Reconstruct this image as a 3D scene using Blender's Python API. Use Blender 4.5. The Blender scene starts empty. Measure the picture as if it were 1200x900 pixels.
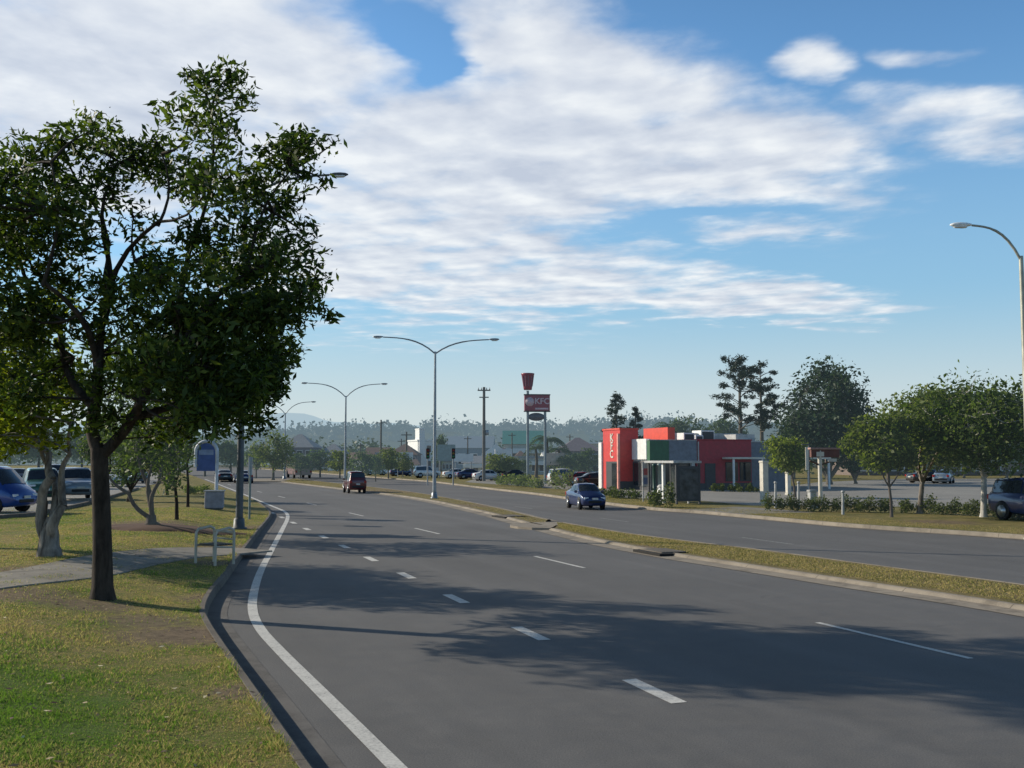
import bpy, math, random
import numpy as np
from mathutils import Vector, Matrix
R = math.radians
random.seed(7)
SC = bpy.context.scene
COL = SC.collection

# ------------------------------------------------------------------ camera model (for surveying ground points)
F, HCAM, PITCH = 1167.0, 2.7, R(4.31)
CP, SP = math.cos(PITCH), math.sin(PITCH)
def ray(px, py):
    u = (px-600)/F; v = (450-py)/F
    return Vector((u, CP - v*SP, SP + v*CP))
def G(px, py, z=0.0):
    r = ray(px, py); t = (z-HCAM)/r.z
    return Vector((r.x*t, r.y*t, z))
def A(px, py, Y):
    r = ray(px, py); t = Y/r.y
    return Vector((r.x*t, Y, HCAM + r.z*t))
AX = Vector((-0.36, 0.933, 0)).normalized()     # along the road, away from the viewer
RX = Vector((AX.y, -AX.x, 0))                   # across the road, to the right
ROADROT = math.atan2(RX.y, RX.x)
ZV = 0.14                                       # height of verges

# ------------------------------------------------------------------ materials
def newmat(name):
    m = bpy.data.materials.new(name); m.use_nodes = True
    nt = m.node_tree; nt.nodes.clear()
    out = nt.nodes.new('ShaderNodeOutputMaterial')
    return m, nt, out
HAZE = (0.30, 0.42, 0.50, 1)
def finish(nt, out, sh, haze=0.0, hcol=HAZE):
    if haze > 0:
        e = nt.nodes.new('ShaderNodeEmission'); e.inputs[0].default_value = hcol; e.inputs[1].default_value = 1.0  # aerial haze put into the material as a constant glow
        mx = nt.nodes.new('ShaderNodeMixShader'); mx.inputs[0].default_value = haze
        nt.links.new(sh, mx.inputs[1]); nt.links.new(e.outputs[0], mx.inputs[2]); sh = mx.outputs[0]
    nt.links.new(sh, out.inputs[0])
def ramp(nt, fac, stops):
    r = nt.nodes.new('ShaderNodeValToRGB')
    els = r.color_ramp.elements
    while len(els) < len(stops): els.new(0.5)
    for e, (p, c) in zip(els, stops):
        e.position = p; e.color = (*c, 1) if len(c) == 3 else c
    nt.links.new(fac, r.inputs[0]); return r.outputs[0]
def noise(nt, vec, scale, detail=4, rough=0.6, dist=0.0):
    n = nt.nodes.new('ShaderNodeTexNoise'); n.inputs['Scale'].default_value = scale
    n.inputs['Detail'].default_value = detail; n.inputs['Roughness'].default_value = rough
    n.inputs['Distortion'].default_value = dist
    if vec is not None: nt.links.new(vec, n.inputs['Vector'])
    return n.outputs['Fac']
def math_(nt, op, a, b=None, c=None, clamp=False):
    n = nt.nodes.new('ShaderNodeMath'); n.operation = op; n.use_clamp = clamp
    for i, v in enumerate((a, b, c)):
        if v is None: continue
        if isinstance(v, (int, float)): n.inputs[i].default_value = v
        else: nt.links.new(v, n.inputs[i])
    return n.outputs[0]
def mixc(nt, fac, a, b, mode='MIX'):
    n = nt.nodes.new('ShaderNodeMix'); n.data_type = 'RGBA'; n.blend_type = mode
    for sock, v in ((n.inputs[0], fac), (n.inputs[6], a), (n.inputs[7], b)):
        if isinstance(v, (int, float)): sock.default_value = v
        elif isinstance(v, tuple): sock.default_value = (*v, 1) if len(v) == 3 else v
        else: nt.links.new(v, sock)
    return n.outputs[2]
def wpos(nt):
    return nt.nodes.new('ShaderNodeNewGeometry').outputs['Position']
def maprange(nt, v, a, b, c=0.0, d=1.0, smooth=True):
    n = nt.nodes.new('ShaderNodeMapRange'); n.interpolation_type = 'SMOOTHSTEP' if smooth else 'LINEAR'
    nt.links.new(v, n.inputs[0])
    for i, x in zip((1, 2, 3, 4), (a, b, c, d)): n.inputs[i].default_value = x
    return n.outputs[0]
def bsdf(nt, col, rough=0.7, metal=0.0, spec=0.5):
    b = nt.nodes.new('ShaderNodeBsdfPrincipled')
    if isinstance(col, tuple): b.inputs['Base Color'].default_value = (*col, 1)
    else: nt.links.new(col, b.inputs['Base Color'])
    if isinstance(rough, (int, float)): b.inputs['Roughness'].default_value = rough
    else: nt.links.new(rough, b.inputs['Roughness'])
    b.inputs['Metallic'].default_value = metal; b.inputs['Specular IOR Level'].default_value = spec
    return b
def bump(nt, b, h, strength=0.3, dist=0.02):
    n = nt.nodes.new('ShaderNodeBump'); n.inputs['Strength'].default_value = strength; n.inputs['Distance'].default_value = dist
    nt.links.new(h, n.inputs['Height']); nt.links.new(n.outputs[0], b.inputs['Normal'])
_mc = {}
def plain(name, col, rough=0.6, metal=0.0, haze=0.0, var=0.18, scale=3.0, spec=0.5, coat=0.0):
    """painted / bare surface with dirt and fading, generated in object space"""
    if name in _mc: return _mc[name]
    m, nt, out = newmat(name)
    tc = nt.nodes.new('ShaderNodeTexCoord').outputs['Object']
    n = noise(nt, tc, scale, 5)
    dark = tuple(c*(1-var*1.6) for c in col); lite = tuple(min(1, c*(1+var)) for c in col)
    c = ramp(nt, n, [(0.3, dark), (0.7, lite)])
    b = bsdf(nt, c, rough, metal, spec); b.inputs['Coat Weight'].default_value = coat
    finish(nt, out, b.outputs[0], haze); _mc[name] = m; return m
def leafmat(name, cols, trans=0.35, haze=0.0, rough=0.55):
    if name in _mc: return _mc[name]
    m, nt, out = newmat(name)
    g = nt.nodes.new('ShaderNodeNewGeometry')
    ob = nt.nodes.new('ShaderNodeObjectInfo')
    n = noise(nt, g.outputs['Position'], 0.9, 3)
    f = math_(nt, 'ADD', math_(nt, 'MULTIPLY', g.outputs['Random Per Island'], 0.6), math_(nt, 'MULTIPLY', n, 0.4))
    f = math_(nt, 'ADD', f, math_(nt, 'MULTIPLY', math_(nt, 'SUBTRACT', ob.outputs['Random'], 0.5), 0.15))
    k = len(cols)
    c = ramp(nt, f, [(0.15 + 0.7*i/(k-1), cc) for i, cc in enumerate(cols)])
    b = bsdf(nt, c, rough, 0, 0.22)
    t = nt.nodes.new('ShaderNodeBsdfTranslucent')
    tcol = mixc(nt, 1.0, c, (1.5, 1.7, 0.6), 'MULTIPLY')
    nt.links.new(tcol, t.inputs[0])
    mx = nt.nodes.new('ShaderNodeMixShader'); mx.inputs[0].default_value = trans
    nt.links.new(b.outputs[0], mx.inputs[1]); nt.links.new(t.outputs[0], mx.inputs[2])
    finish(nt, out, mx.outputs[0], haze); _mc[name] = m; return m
def barkmat(name, c1, c2, haze=0.0, scale=6):
    if name in _mc: return _mc[name]
    m, nt, out = newmat(name)
    tc = nt.nodes.new('ShaderNodeTexCoord').outputs['Object']
    mp = nt.nodes.new('ShaderNodeMapping'); mp.inputs['Scale'].default_value = (1, 1, 0.25); nt.links.new(tc, mp.inputs[0])
    n = noise(nt, mp.outputs[0], scale, 8, 0.7, 0.4)
    c = ramp(nt, n, [(0.35, c1), (0.65, c2)])
    b = bsdf(nt, c, 0.9, 0, 0.2); bump(nt, b, n, 0.8, 0.03)
    finish(nt, out, b.outputs[0], haze); _mc[name] = m; return m

def asphalt(name, base, haze=0.0, streak=True):
    m, nt, out = newmat(name)
    P = wpos(nt)
    fine = noise(nt, P, 55, 3, 0.8)
    mid = noise(nt, P, 3.0, 5, 0.65)
    big = noise(nt, P, 0.22, 4, 0.6)
    # stretched along the road: worn wheel paths and seal joints
    mp = nt.nodes.new('ShaderNodeMapping'); mp.vector_type = 'TEXTURE'
    mp.inputs['Rotation'].default_value = (0, 0, ROADROT); mp.inputs['Scale'].default_value = (1.0, 26.0, 1.0)
    nt.links.new(P, mp.inputs[0])
    st = noise(nt, mp.outputs[0], 0.9, 4, 0.6)
    v = math_(nt, 'ADD', math_(nt, 'MULTIPLY', fine, 0.55), math_(nt, 'MULTIPLY', mid, 0.35))
    v = math_(nt, 'ADD', v, math_(nt, 'MULTIPLY', big, 0.45))
    v = math_(nt, 'ADD', v, math_(nt, 'MULTIPLY', st, 0.55 if streak else 0.1))
    k = math_(nt, 'DIVIDE', v, 1.9 if streak else 1.45)
    lo = tuple(c*0.55 for c in base); hi = tuple(c*1.5 for c in base)
    c = ramp(nt, k, [(0.32, lo), (0.5, base), (0.68, hi)])
    # wheel tracks along the lanes, and dark oil drip marks
    sx = nt.nodes.new('ShaderNodeSeparateXYZ'); mp2 = nt.nodes.new('ShaderNodeMapping'); mp2.vector_type = 'TEXTURE'
    mp2.inputs['Rotation'].default_value = (0, 0, ROADROT); nt.links.new(P, mp2.inputs[0]); nt.links.new(mp2.outputs[0], sx.inputs[0])
    trk = math_(nt, 'SINE', math_(nt, 'MULTIPLY', sx.outputs[0], 3.4))
    trk = math_(nt, 'MULTIPLY', math_(nt, 'ADD', math_(nt, 'MULTIPLY', trk, 0.5), 0.5), maprange(nt, st, 0.35, 0.65))
    if streak: c = mixc(nt, math_(nt, 'MULTIPLY', trk, 0.22), c, tuple(q*.55 for q in base))
    agg = noise(nt, P, 62, 3, 0.9)
    c = mixc(nt, 0.8, c, ramp(nt, agg, [(0.3, (0.45, 0.45, 0.45)), (0.7, (1.5, 1.5, 1.5))]), 'MULTIPLY')
    spots = maprange(nt, noise(nt, P, 1.6, 6, 0.75), 0.66, 0.74)
    c = mixc(nt, math_(nt, 'MULTIPLY', spots, 0.45), c, (0.035, 0.034, 0.033))
    # cracks
    vo = nt.nodes.new('ShaderNodeTexVoronoi'); vo.feature = 'DISTANCE_TO_EDGE'; vo.inputs['Scale'].default_value = 0.22
    wv = nt.nodes.new('ShaderNodeVectorMath'); wv.operation = 'ADD'
    nn = nt.nodes.new('ShaderNodeTexNoise'); nn.inputs['Scale'].default_value = 0.8; nt.links.new(P, nn.inputs['Vector'])
    nt.links.new(P, wv.inputs[0]); nt.links.new(nn.outputs['Color'], wv.inputs[1]); nt.links.new(wv.outputs[0], vo.inputs['Vector'])
    ck = maprange(nt, vo.outputs['Distance'], 0.0, 0.006, 1, 0)
    ck = math_(nt, 'MULTIPLY', ck, maprange(nt, big, 0.5, 0.62))
    c = mixc(nt, math_(nt, 'MULTIPLY', ck, 0.35), c, (0.02, 0.02, 0.022))
    b = bsdf(nt, c, maprange(nt, mid, 0.3, 0.7, 0.74, 0.9), 0, 0.35)
    bump(nt, b, fine, 0.5, 0.006)
    finish(nt, out, b.outputs[0], haze); return m

def turfmat(name, patches=(), dry=(0.36, 0.28, 0.115), green=(0.12, 0.19, 0.03), bare=(0.23, 0.17, 0.115), greenpts=(), haze=0.0, leaf=False, scale=0.6):
    """grass: mixture of dry and green, with worn bare earth round given places"""
    m, nt, out = newmat(name)
    g = nt.nodes.new('ShaderNodeNewGeometry'); P = g.outputs['Position']
    n1 = noise(nt, P, scale, 5, 0.6); n2 = noise(nt, P, scale*9, 4, 0.7); n3 = noise(nt, P, 45, 3, 0.8)
    f = math_(nt, 'ADD', math_(nt, 'MULTIPLY', n1, 0.75), math_(nt, 'MULTIPLY', n2, 0.55)); f = math_(nt, 'SUBTRACT', f, 0.15)
    for (x, y, r, amt) in greenpts:
        d = nt.nodes.new('ShaderNodeVectorMath'); d.operation = 'DISTANCE'; nt.links.new(P, d.inputs[0]); d.inputs[1].default_value = (x, y, ZV)
        f = math_(nt, 'SUBTRACT', f, math_(nt, 'MULTIPLY', maprange(nt, d.outputs['Value'], 0, r, 1, 0), amt))
    if leaf: f = math_(nt, 'ADD', f, math_(nt, 'MULTIPLY', math_(nt, 'SUBTRACT', g.outputs['Random Per Island'], 0.5), 0.55))
    mid = tuple((a+b)/2*0.95 for a, b in zip(dry, green))
    c = ramp(nt, f, [(0.28, green), (0.42, mid), (0.60, dry)])
    if not leaf:
        c = mixc(nt, 0.75, c, ramp(nt, n3, [(0.34, (0.25, 0.25, 0.25)), (0.66, (1.2, 1.2, 1.15))]), 'MULTIPLY')
    for (x, y, r) in patches:
        d = nt.nodes.new('ShaderNodeVectorMath'); d.operation = 'DISTANCE'; nt.links.new(P, d.inputs[0]); d.inputs[1].default_value = (x, y, ZV)
        dd = math_(nt, 'ADD', d.outputs['Value'], math_(nt, 'MULTIPLY', math_(nt, 'SUBTRACT', n2, 0.5), r*1.8))
        k = maprange(nt, dd, r*0.45, r, 1, 0)
        soil = ramp(nt, math_(nt, 'ADD', math_(nt, 'MULTIPLY', n3, .5), math_(nt, 'MULTIPLY', n2, .5)), [(.36, tuple(q*.35 for q in bare)), (.5, tuple(q*.85 for q in bare)), (.62, tuple(q*1.15 for q in bare))])
        c = mixc(nt, math_(nt, 'MULTIPLY', k, 0.85), c, soil)
    b = bsdf(nt, c, 0.9, 0, 0.15)
    if not leaf: bump(nt, b, n3, 0.9, 0.03)
    sh = b.outputs[0]
    if leaf:
        t = nt.nodes.new('ShaderNodeBsdfTranslucent'); nt.links.new(c, t.inputs[0])
        mx = nt.nodes.new('ShaderNodeMixShader'); mx.inputs[0].default_value = 0.4
        nt.links.new(sh, mx.inputs[1]); nt.links.new(t.outputs[0], mx.inputs[2]); sh = mx.outputs[0]
    finish(nt, out, sh, haze); return m
def concrete(name, base, haze=0.0, sc=2.0):
    if name in _mc: return _mc[name]
    m, nt, out = newmat(name)
    P = wpos(nt)
    n1 = noise(nt, P, sc, 6, 0.7); n2 = noise(nt, P, 40, 3, 0.7); n3 = noise(nt, P, 0.35, 3)
    f = math_(nt, 'ADD', math_(nt, 'ADD', math_(nt, 'MULTIPLY', n1, 0.5), math_(nt, 'MULTIPLY', n2, 0.25)), math_(nt, 'MULTIPLY', n3, 0.25))
    c = ramp(nt, f, [(0.33, tuple(x*0.5 for x in base)), (0.5, base), (0.66, tuple(min(1, x*1.3) for x in base))])
    if 'kerb' in name or 'median' in name or 'path' in name:
        mp = nt.nodes.new('ShaderNodeMapping'); mp.vector_type = 'TEXTURE'; mp.inputs['Rotation'].default_value = (0,0,ROADROT); nt.links.new(P, mp.inputs[0])
        sp = nt.nodes.new('ShaderNodeSeparateXYZ'); nt.links.new(mp.outputs[0], sp.inputs[0])
        fr = math_(nt, 'ABSOLUTE', math_(nt, 'SUBTRACT', math_(nt, 'FRACT', math_(nt, 'MULTIPLY', sp.outputs[1], 0.4)), 0.5))
        c = mixc(nt, maprange(nt, fr, 0.0, 0.008, .7, 0), c, (0.04,0.036,0.03))
        c = mixc(nt, math_(nt, 'MULTIPLY', maprange(nt, noise(nt, P, 1.3, 5, .7), .5, .68), .55), c, tuple(x*.4 for x in base))
    b = bsdf(nt, c, 0.88, 0, 0.25); bump(nt, b, n2, 0.4, 0.006)
    finish(nt, out, b.outputs[0], haze); _mc[name] = m; return m
def roadpaint():
    m, nt, out = newmat('road_paint')
    P = wpos(nt)
    n = noise(nt, P, 22, 5, 0.8); n2 = noise(nt, P, 2.5, 3)
    f = math_(nt, 'ADD', math_(nt, 'MULTIPLY', n, 0.7), math_(nt, 'MULTIPLY', n2, 0.3))
    c = ramp(nt, f, [(0.36, (0.17, 0.17, 0.165)), (0.45, (0.50, 0.49, 0.46)), (0.7, (0.74, 0.73, 0.68))])
    b = bsdf(nt, c, 0.65); finish(nt, out, b.outputs[0]); return m
def faintpaint():
    m, nt, out = newmat('worn_road_paint')
    P = wpos(nt)
    n = noise(nt, P, 18, 5, 0.8)
    c = ramp(nt, n, [(0.4, (0.1, 0.1, 0.1)), (0.6, (0.36, 0.36, 0.34))])
    b = bsdf(nt, c, 0.7); finish(nt, out, b.outputs[0]); return m
def glassmat(name='window_glass', tint=(0.02, 0.025, 0.03), haze=0.0):
    if name in _mc: return _mc[name]
    m, nt, out = newmat(name)
    tc = nt.nodes.new('ShaderNodeTexCoord').outputs['Object']
    n = noise(nt, tc, 4, 3)
    c = ramp(nt, n, [(0.3, tint), (0.7, tuple(x*1.8 for x in tint))])
    b = bsdf(nt, c, 0.08, 0, 0.8); finish(nt, out, b.outputs[0], haze); _mc[name] = m; return m

# ------------------------------------------------------------------ mesh helpers
class MB:
    def __init__(s): s.v = []; s.f = []; s.mi = []; s.sm = []
    def add(s, verts, faces, mi=0, smooth=False):
        o = len(s.v); s.v += [tuple(v) for v in verts]
        for f in faces: s.f.append(tuple(i+o for i in f)); s.mi.append(mi); s.sm.append(smooth)
    def box(s, x0, x1, y0, y1, z0, z1, mi=0, bev=0.0):
        if bev <= 0:
            s.add([(x0,y0,z0),(x1,y0,z0),(x1,y1,z0),(x0,y1,z0),(x0,y0,z1),(x1,y0,z1),(x1,y1,z1),(x0,y1,z1)],
                  [(0,3,2,1),(4,5,6,7),(0,1,5,4),(1,2,6,5),(2,3,7,6),(3,0,4,7)], mi)
            return
        b = min(bev, (x1-x0)*0.49, (y1-y0)*0.49, (z1-z0)*0.49)
        vs = []; idx = {}
        for ix, X in enumerate((x0, x1)):
            for iy, Y in enumerate((y0, y1)):
                for iz, Z in enumerate((z0, z1)):
                    sx = 1-2*ix; sy = 1-2*iy; sz = 1-2*iz
                    idx[(ix,iy,iz)] = len(vs)
                    vs += [(X, Y+sy*b, Z+sz*b), (X+sx*b, Y, Z+sz*b), (X+sx*b, Y+sy*b, Z)]
        I = lambda ix,iy,iz,k: idx[(ix,iy,iz)]+k
        fs = []
        for i in (0,1):
            fs.append([I(i,0,0,0), I(i,1,0,0), I(i,1,1,0), I(i,0,1,0)][::1 if i else -1])
            fs.append([I(0,i,0,1), I(1,i,0,1), I(1,i,1,1), I(0,i,1,1)][::-1 if i else 1])
            fs.append([I(0,0,i,2), I(1,0,i,2), I(1,1,i,2), I(0,1,i,2)][::1 if i else -1])
        for a in (0,1):
            for c in (0,1):
                fs.append([I(0,a,c,1), I(1,a,c,1), I(1,a,c,2), I(0,a,c,2)])
                fs.append([I(a,0,c,0), I(a,1,c,0), I(a,1,c,2), I(a,0,c,2)])
                fs.append([I(a,c,0,0), I(a,c,1,0), I(a,c,1,1), I(a,c,0,1)])
                for e in (0,1): fs.append([I(a,c,e,0), I(a,c,e,1), I(a,c,e,2)])
        s.add(vs, fs, mi)
    def tube(s, pts, rad, n=8, mi=0, caps=True, smooth=True):
        pts = [Vector(p) for p in pts]
        if isinstance(rad, (int, float)): rad = [rad]*len(pts)
        vs = []; prev = None
        for i, p in enumerate(pts):
            t = (pts[min(i+1, len(pts)-1)] - pts[max(i-1, 0)]).normalized()
            if prev is None:
                a = t.orthogonal().normalized()
                if abs(t.z) > 0.9: a = Vector((1,0,0)) - t*t.x; a.normalize()
            else:
                a = prev - t*prev.dot(t); a.normalize()
            prev = a; b = t.cross(a)
            for k in range(n):
                an = 2*math.pi*k/n
                vs.append(p + (a*math.cos(an) + b*math.sin(an))*rad[i])
        fs = []
        for i in range(len(pts)-1):
            for k in range(n):
                fs.append((i*n+k, i*n+(k+1)%n, (i+1)*n+(k+1)%n, (i+1)*n+k))
        s.add(vs, fs, mi, smooth)
        if caps:
            o = len(vs)
            s.add(vs[:n], [tuple(range(n))[::-1]], mi); s.add(vs[-n:], [tuple(range(n))], mi)
    def lathe(s, prof, n=16, mi=0, axis='z', c=(0,0,0), smooth=True):
        vs = []
        for (r, h) in prof:
            for k in range(n):
                an = 2*math.pi*k/n; a, b = r*math.cos(an), r*math.sin(an)
                if axis == 'z': vs.append((c[0]+a, c[1]+b, c[2]+h))
                elif axis == 'y': vs.append((c[0]+a, c[1]+h, c[2]+b))
                else: vs.append((c[0]+h, c[1]+a, c[2]+b))
        fs = []
        for i in range(len(prof)-1):
            for k in range(n): fs.append((i*n+k, i*n+(k+1)%n, (i+1)*n+(k+1)%n, (i+1)*n+k))
        fs.append(tuple(range(n))[::-1]); m = len(prof)-1; fs.append(tuple(range(m*n, m*n+n)))
        s.add(vs, fs, mi, smooth)
    def prism(s, poly, z0, z1, mi=0):
        n = len(poly)
        vs = [(p[0], p[1], z0) for p in poly] + [(p[0], p[1], z1) for p in poly]
        fs = [tuple(range(n))[::-1], tuple(range(n, 2*n))] + [(i, (i+1)%n, n+(i+1)%n, n+i) for i in range(n)]
        s.add(vs, fs, mi)
    def quad(s, a, b, c, d, mi=0): s.add([a,b,c,d], [(0,1,2,3)], mi)
    def xform(s, M):
        s.v = [tuple(M @ Vector(v)) for v in s.v]; return s
    def build(s, name, mats, parent=None, smooth=None):
        me = bpy.data.meshes.new(name); me.from_pydata(s.v, [], s.f)
        if not isinstance(mats, (list, tuple)): mats = [mats]
        for m in mats: me.materials.append(m)
        me.polygons.foreach_set('material_index', s.mi)
        me.polygons.foreach_set('use_smooth', s.sm if smooth is None else [smooth]*len(s.f))
        me.update()
        o = bpy.data.objects.new(name, me); COL.objects.link(o)
        if parent is not None: o.parent = parent
        return o
def npmesh(name, V, nf, k, mat, parent=None, smooth=False):
    """V: (nf*k,3) array, faces of k consecutive vertices"""
    me = bpy.data.meshes.new(name)
    me.vertices.add(nf*k); me.vertices.foreach_set('co', V.astype(np.float32).ravel())
    me.loops.add(nf*k); me.loops.foreach_set('vertex_index', np.arange(nf*k, dtype=np.int32))
    me.polygons.add(nf); me.polygons.foreach_set('loop_start', np.arange(0, nf*k, k, dtype=np.int32))
    me.update(calc_edges=True)
    me.materials.append(mat)
    o = bpy.data.objects.new(name, me); COL.objects.link(o)
    if parent is not None: o.parent = parent
    return o
def tag(o, label=None, cat=None, group=None, kind=None):
    if label: o['label'] = label
    if cat: o['category'] = cat
    if group: o['group'] = group
    if kind: o['kind'] = kind
    return o
def thing(name, label, cat, loc=(0,0,0), rz=0.0, group=None):
    o = bpy.data.objects.new(name, None); COL.objects.link(o); o.empty_display_size = 0.3
    o.location = loc; o.rotation_euler = (0, 0, rz)
    return tag(o, label, cat, group)
def dup(root, loc, rz=0.0, label=None, scale=None, group=None):
    r = root.copy(); COL.objects.link(r); r.location = loc; r.rotation_euler = (0, 0, rz)
    if scale is not None: r.scale = scale if isinstance(scale, tuple) else (scale,)*3
    if label: r['label'] = label
    if group: r['group'] = group
    elif 'group' in r.keys() and group == '': del r['group']
    for ch in list(root.children):
        c = ch.copy(); COL.objects.link(c); c.parent = r
        for g in ch.children:
            d = g.copy(); COL.objects.link(d); d.parent = c
    return r
def recolor(root, old, new):
    for ch in root.children:
        for o in [ch] + list(ch.children):
            if o.type == 'MESH':
                for i, sl in enumerate(o.material_slots):
                    if sl.material == old:
                        sl.link = 'OBJECT'; sl.material = new
def catmull(pts, n=8):
    pts = [Vector(p) for p in pts]; out = []
    for i in range(len(pts)-1):
        p0 = pts[max(i-1,0)]; p1 = pts[i]; p2 = pts[i+1]; p3 = pts[min(i+2,len(pts)-1)]
        for k in range(n):
            t = k/n
            out.append(0.5*((2*p1) + (p2-p0)*t + (2*p0-5*p1+4*p2-p3)*t*t + (3*p1-p0-3*p2+p3)*t**3))
    out.append(pts[-1]); return out
def offset(line, d):
    """shift a ground polyline sideways (positive = to the right when looking along it)"""
    out = []
    for i, p in enumerate(line):
        t = (line[min(i+1,len(line)-1)] - line[max(i-1,0)]); t.z = 0; t.normalize()
        out.append(p + Vector((t.y, -t.x, 0))*d)
    return out
def strip(mb, l1, l2, z, mi=0):
    n = len(l1)
    vs = [(p.x,p.y,z) for p in l1] + [(p.x,p.y,z) for p in l2]
    mb.add(vs, [(i, n+i, n+i+1, i+1) for i in range(n-1)], mi)
def profile_strip(mb, line, prof, mi=0):
    """sweep a kerb profile [(offset, z), ...] along a ground line"""
    offs = [offset(line, o) for o, z in prof]; n = len(line); k = len(prof)
    vs = []
    for i in range(n):
        for j in range(k): vs.append((offs[j][i].x, offs[j][i].y, prof[j][1]))
    fs = [(i*k+j, i*k+j+1, (i+1)*k+j+1, (i+1)*k+j) for i in range(n-1) for j in range(k-1)]
    mb.add(vs, [f[::-1] for f in fs], mi)
def struct(name, mb, m, kind='structure'):
    o = mb.build(name, m); o['kind'] = kind; return o

# ------------------------------------------------------------------ world: sky, clouds, sun
SUN_AZ_DIR = Vector((-0.94, 0.34, 0)).normalized()      # towards the sun (ahead and left)
SUN_EL = R(24)
sun_dir = SUN_AZ_DIR*math.cos(SUN_EL) + Vector((0,0,math.sin(SUN_EL)))
def build_world():
    w = bpy.data.worlds.new('World'); SC.world = w; w.use_nodes = True
    nt = w.node_tree; nt.nodes.clear()
    out = nt.nodes.new('ShaderNodeOutputWorld'); bg = nt.nodes.new('ShaderNodeBackground')
    nt.links.new(bg.outputs[0], out.inputs[0]); bg.inputs[1].default_value = 0.12
    sky = nt.nodes.new('ShaderNodeTexSky'); sky.sky_type = 'NISHITA'; sky.sun_disc = False
    sky.sun_elevation = SUN_EL; sky.sun_rotation = math.atan2(SUN_AZ_DIR.x, SUN_AZ_DIR.y)
    sky.air_density = 1.0; sky.dust_density = 0.6; sky.ozone_density = 2.0; sky.altitude = 50
    tc = nt.nodes.new('ShaderNodeTexCoord')
    sep = nt.nodes.new('ShaderNodeSeparateXYZ'); nt.links.new(tc.outputs['Generated'], sep.inputs[0])
    X, Y, Z = sep.outputs
    # cloud deck: direction projected on a plane above the ground
    zz = math_(nt, 'MAXIMUM', Z, 0.03)
    cx = math_(nt, 'DIVIDE', X, zz); cy = math_(nt, 'DIVIDE', Y, zz)
    cmb = nt.nodes.new('ShaderNodeCombineXYZ'); nt.links.new(cx, cmb.inputs[0]); nt.links.new(cy, cmb.inputs[1])
    Pc = cmb.outputs[0]
    # bearing / height coordinates of the cloud fields
    yy = math_(nt, 'MAXIMUM', Y, 0.05)
    u = math_(nt, 'DIVIDE', X, yy); v = math_(nt, 'DIVIDE', Z, yy)
    uv0 = nt.nodes.new('ShaderNodeCombineXYZ'); nt.links.new(u, uv0.inputs[0]); nt.links.new(v, uv0.inputs[1])
    wn = nt.nodes.new('ShaderNodeTexNoise'); wn.inputs['Scale'].default_value = 1.3; wn.inputs['Detail'].default_value = 5; wn.inputs['Roughness'].default_value = .6; nt.links.new(Pc, wn.inputs['Vector'])
    wsub = nt.nodes.new('ShaderNodeVectorMath'); wsub.operation = 'SUBTRACT'; nt.links.new(wn.outputs['Color'], wsub.inputs[0]); wsub.inputs[1].default_value = (.5,.5,.5)
    wmul = nt.nodes.new('ShaderNodeVectorMath'); wmul.operation = 'MULTIPLY'; nt.links.new(wsub.outputs[0], wmul.inputs[0]); wmul.inputs[1].default_value = (.20,.085,0)
    uv = nt.nodes.new('ShaderNodeVectorMath'); uv.operation = 'ADD'; nt.links.new(uv0.outputs[0], uv.inputs[0]); nt.links.new(wmul.outputs[0], uv.inputs[1])
    def blob(px, py, rx, ry, rot=0):
        mp = nt.nodes.new('ShaderNodeMapping'); mp.vector_type = 'TEXTURE'
        mp.inputs['Location'].default_value = ((px-600)/F, (538-py)/F, 0)
        mp.inputs['Rotation'].default_value = (0, 0, R(rot))
        mp.inputs['Scale'].default_value = (rx/F, ry/F, 1); nt.links.new(uv.outputs[0], mp.inputs[0])
        ln = nt.nodes.new('ShaderNodeVectorMath'); ln.operation = 'LENGTH'; nt.links.new(mp.outputs[0], ln.inputs[0])
        return maprange(nt, ln.outputs['Value'], 0.2, 1.4, 1, 0)
    pos = None
    for b in [(120,40,520,270), (560,190,330,200,0), (740,150,330,120,-8), (600,335,380,42,0), (860,345,220,34,-3),
              (880,265,120,24,4), (1120,130,150,48,-6), (960,55,70,34,0), (660,60,240,110,-25), (900,180,210,60,14), (420,300,200,90), (1120,45,90,16,0)]:
        q = blob(*b); 
        if b[0] in (960,): q = math_(nt, 'MULTIPLY', q, 0.85)
        if b == (1120,45,90,16,0): q = math_(nt, 'MULTIPLY', q, 0.45)
        if b[0] == 1120: q = math_(nt, 'MULTIPLY', q, 0.74)
        if b[0] in (880, 860, 600): q = math_(nt, 'MULTIPLY', q, 0.84)
        pos = q if pos is None else math_(nt, 'MAXIMUM', pos, q)
    for b, a in [((470,18,80,40,-25), 0.75), ((520,70,40,24,20), 0.55), ((640,262,190,18,3), 0.25), ((820,265,170,26,8), 0.5), ((420,365,60,16,0), 0.3), ((755,140,40,14,20), 0.35)]:
        pos = math_(nt, 'SUBTRACT', pos, math_(nt, 'MULTIPLY', blob(*b), a))
    mpc = nt.nodes.new('ShaderNodeMapping'); mpc.inputs['Rotation'].default_value = (0,0,R(28)); mpc.inputs['Scale'].default_value = (1.0,0.85,1); nt.links.new(Pc, mpc.inputs[0])
    Pd = mpc.outputs[0]
    n1 = noise(nt, Pd, 3.0, 6, 0.5, 0.1)
    n2 = noise(nt, Pd, 1.0, 3, 0.5)
    n3 = noise(nt, Pd, 7.0, 5, 0.6)
    dens = math_(nt, 'ADD', math_(nt, 'MULTIPLY', pos, 1.02), math_(nt, 'MULTIPLY', math_(nt, 'SUBTRACT', n1, 0.5), 1.5))
    dens = math_(nt, 'ADD', dens, math_(nt, 'MULTIPLY', math_(nt, 'SUBTRACT', n2, 0.5), 0.5))
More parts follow.
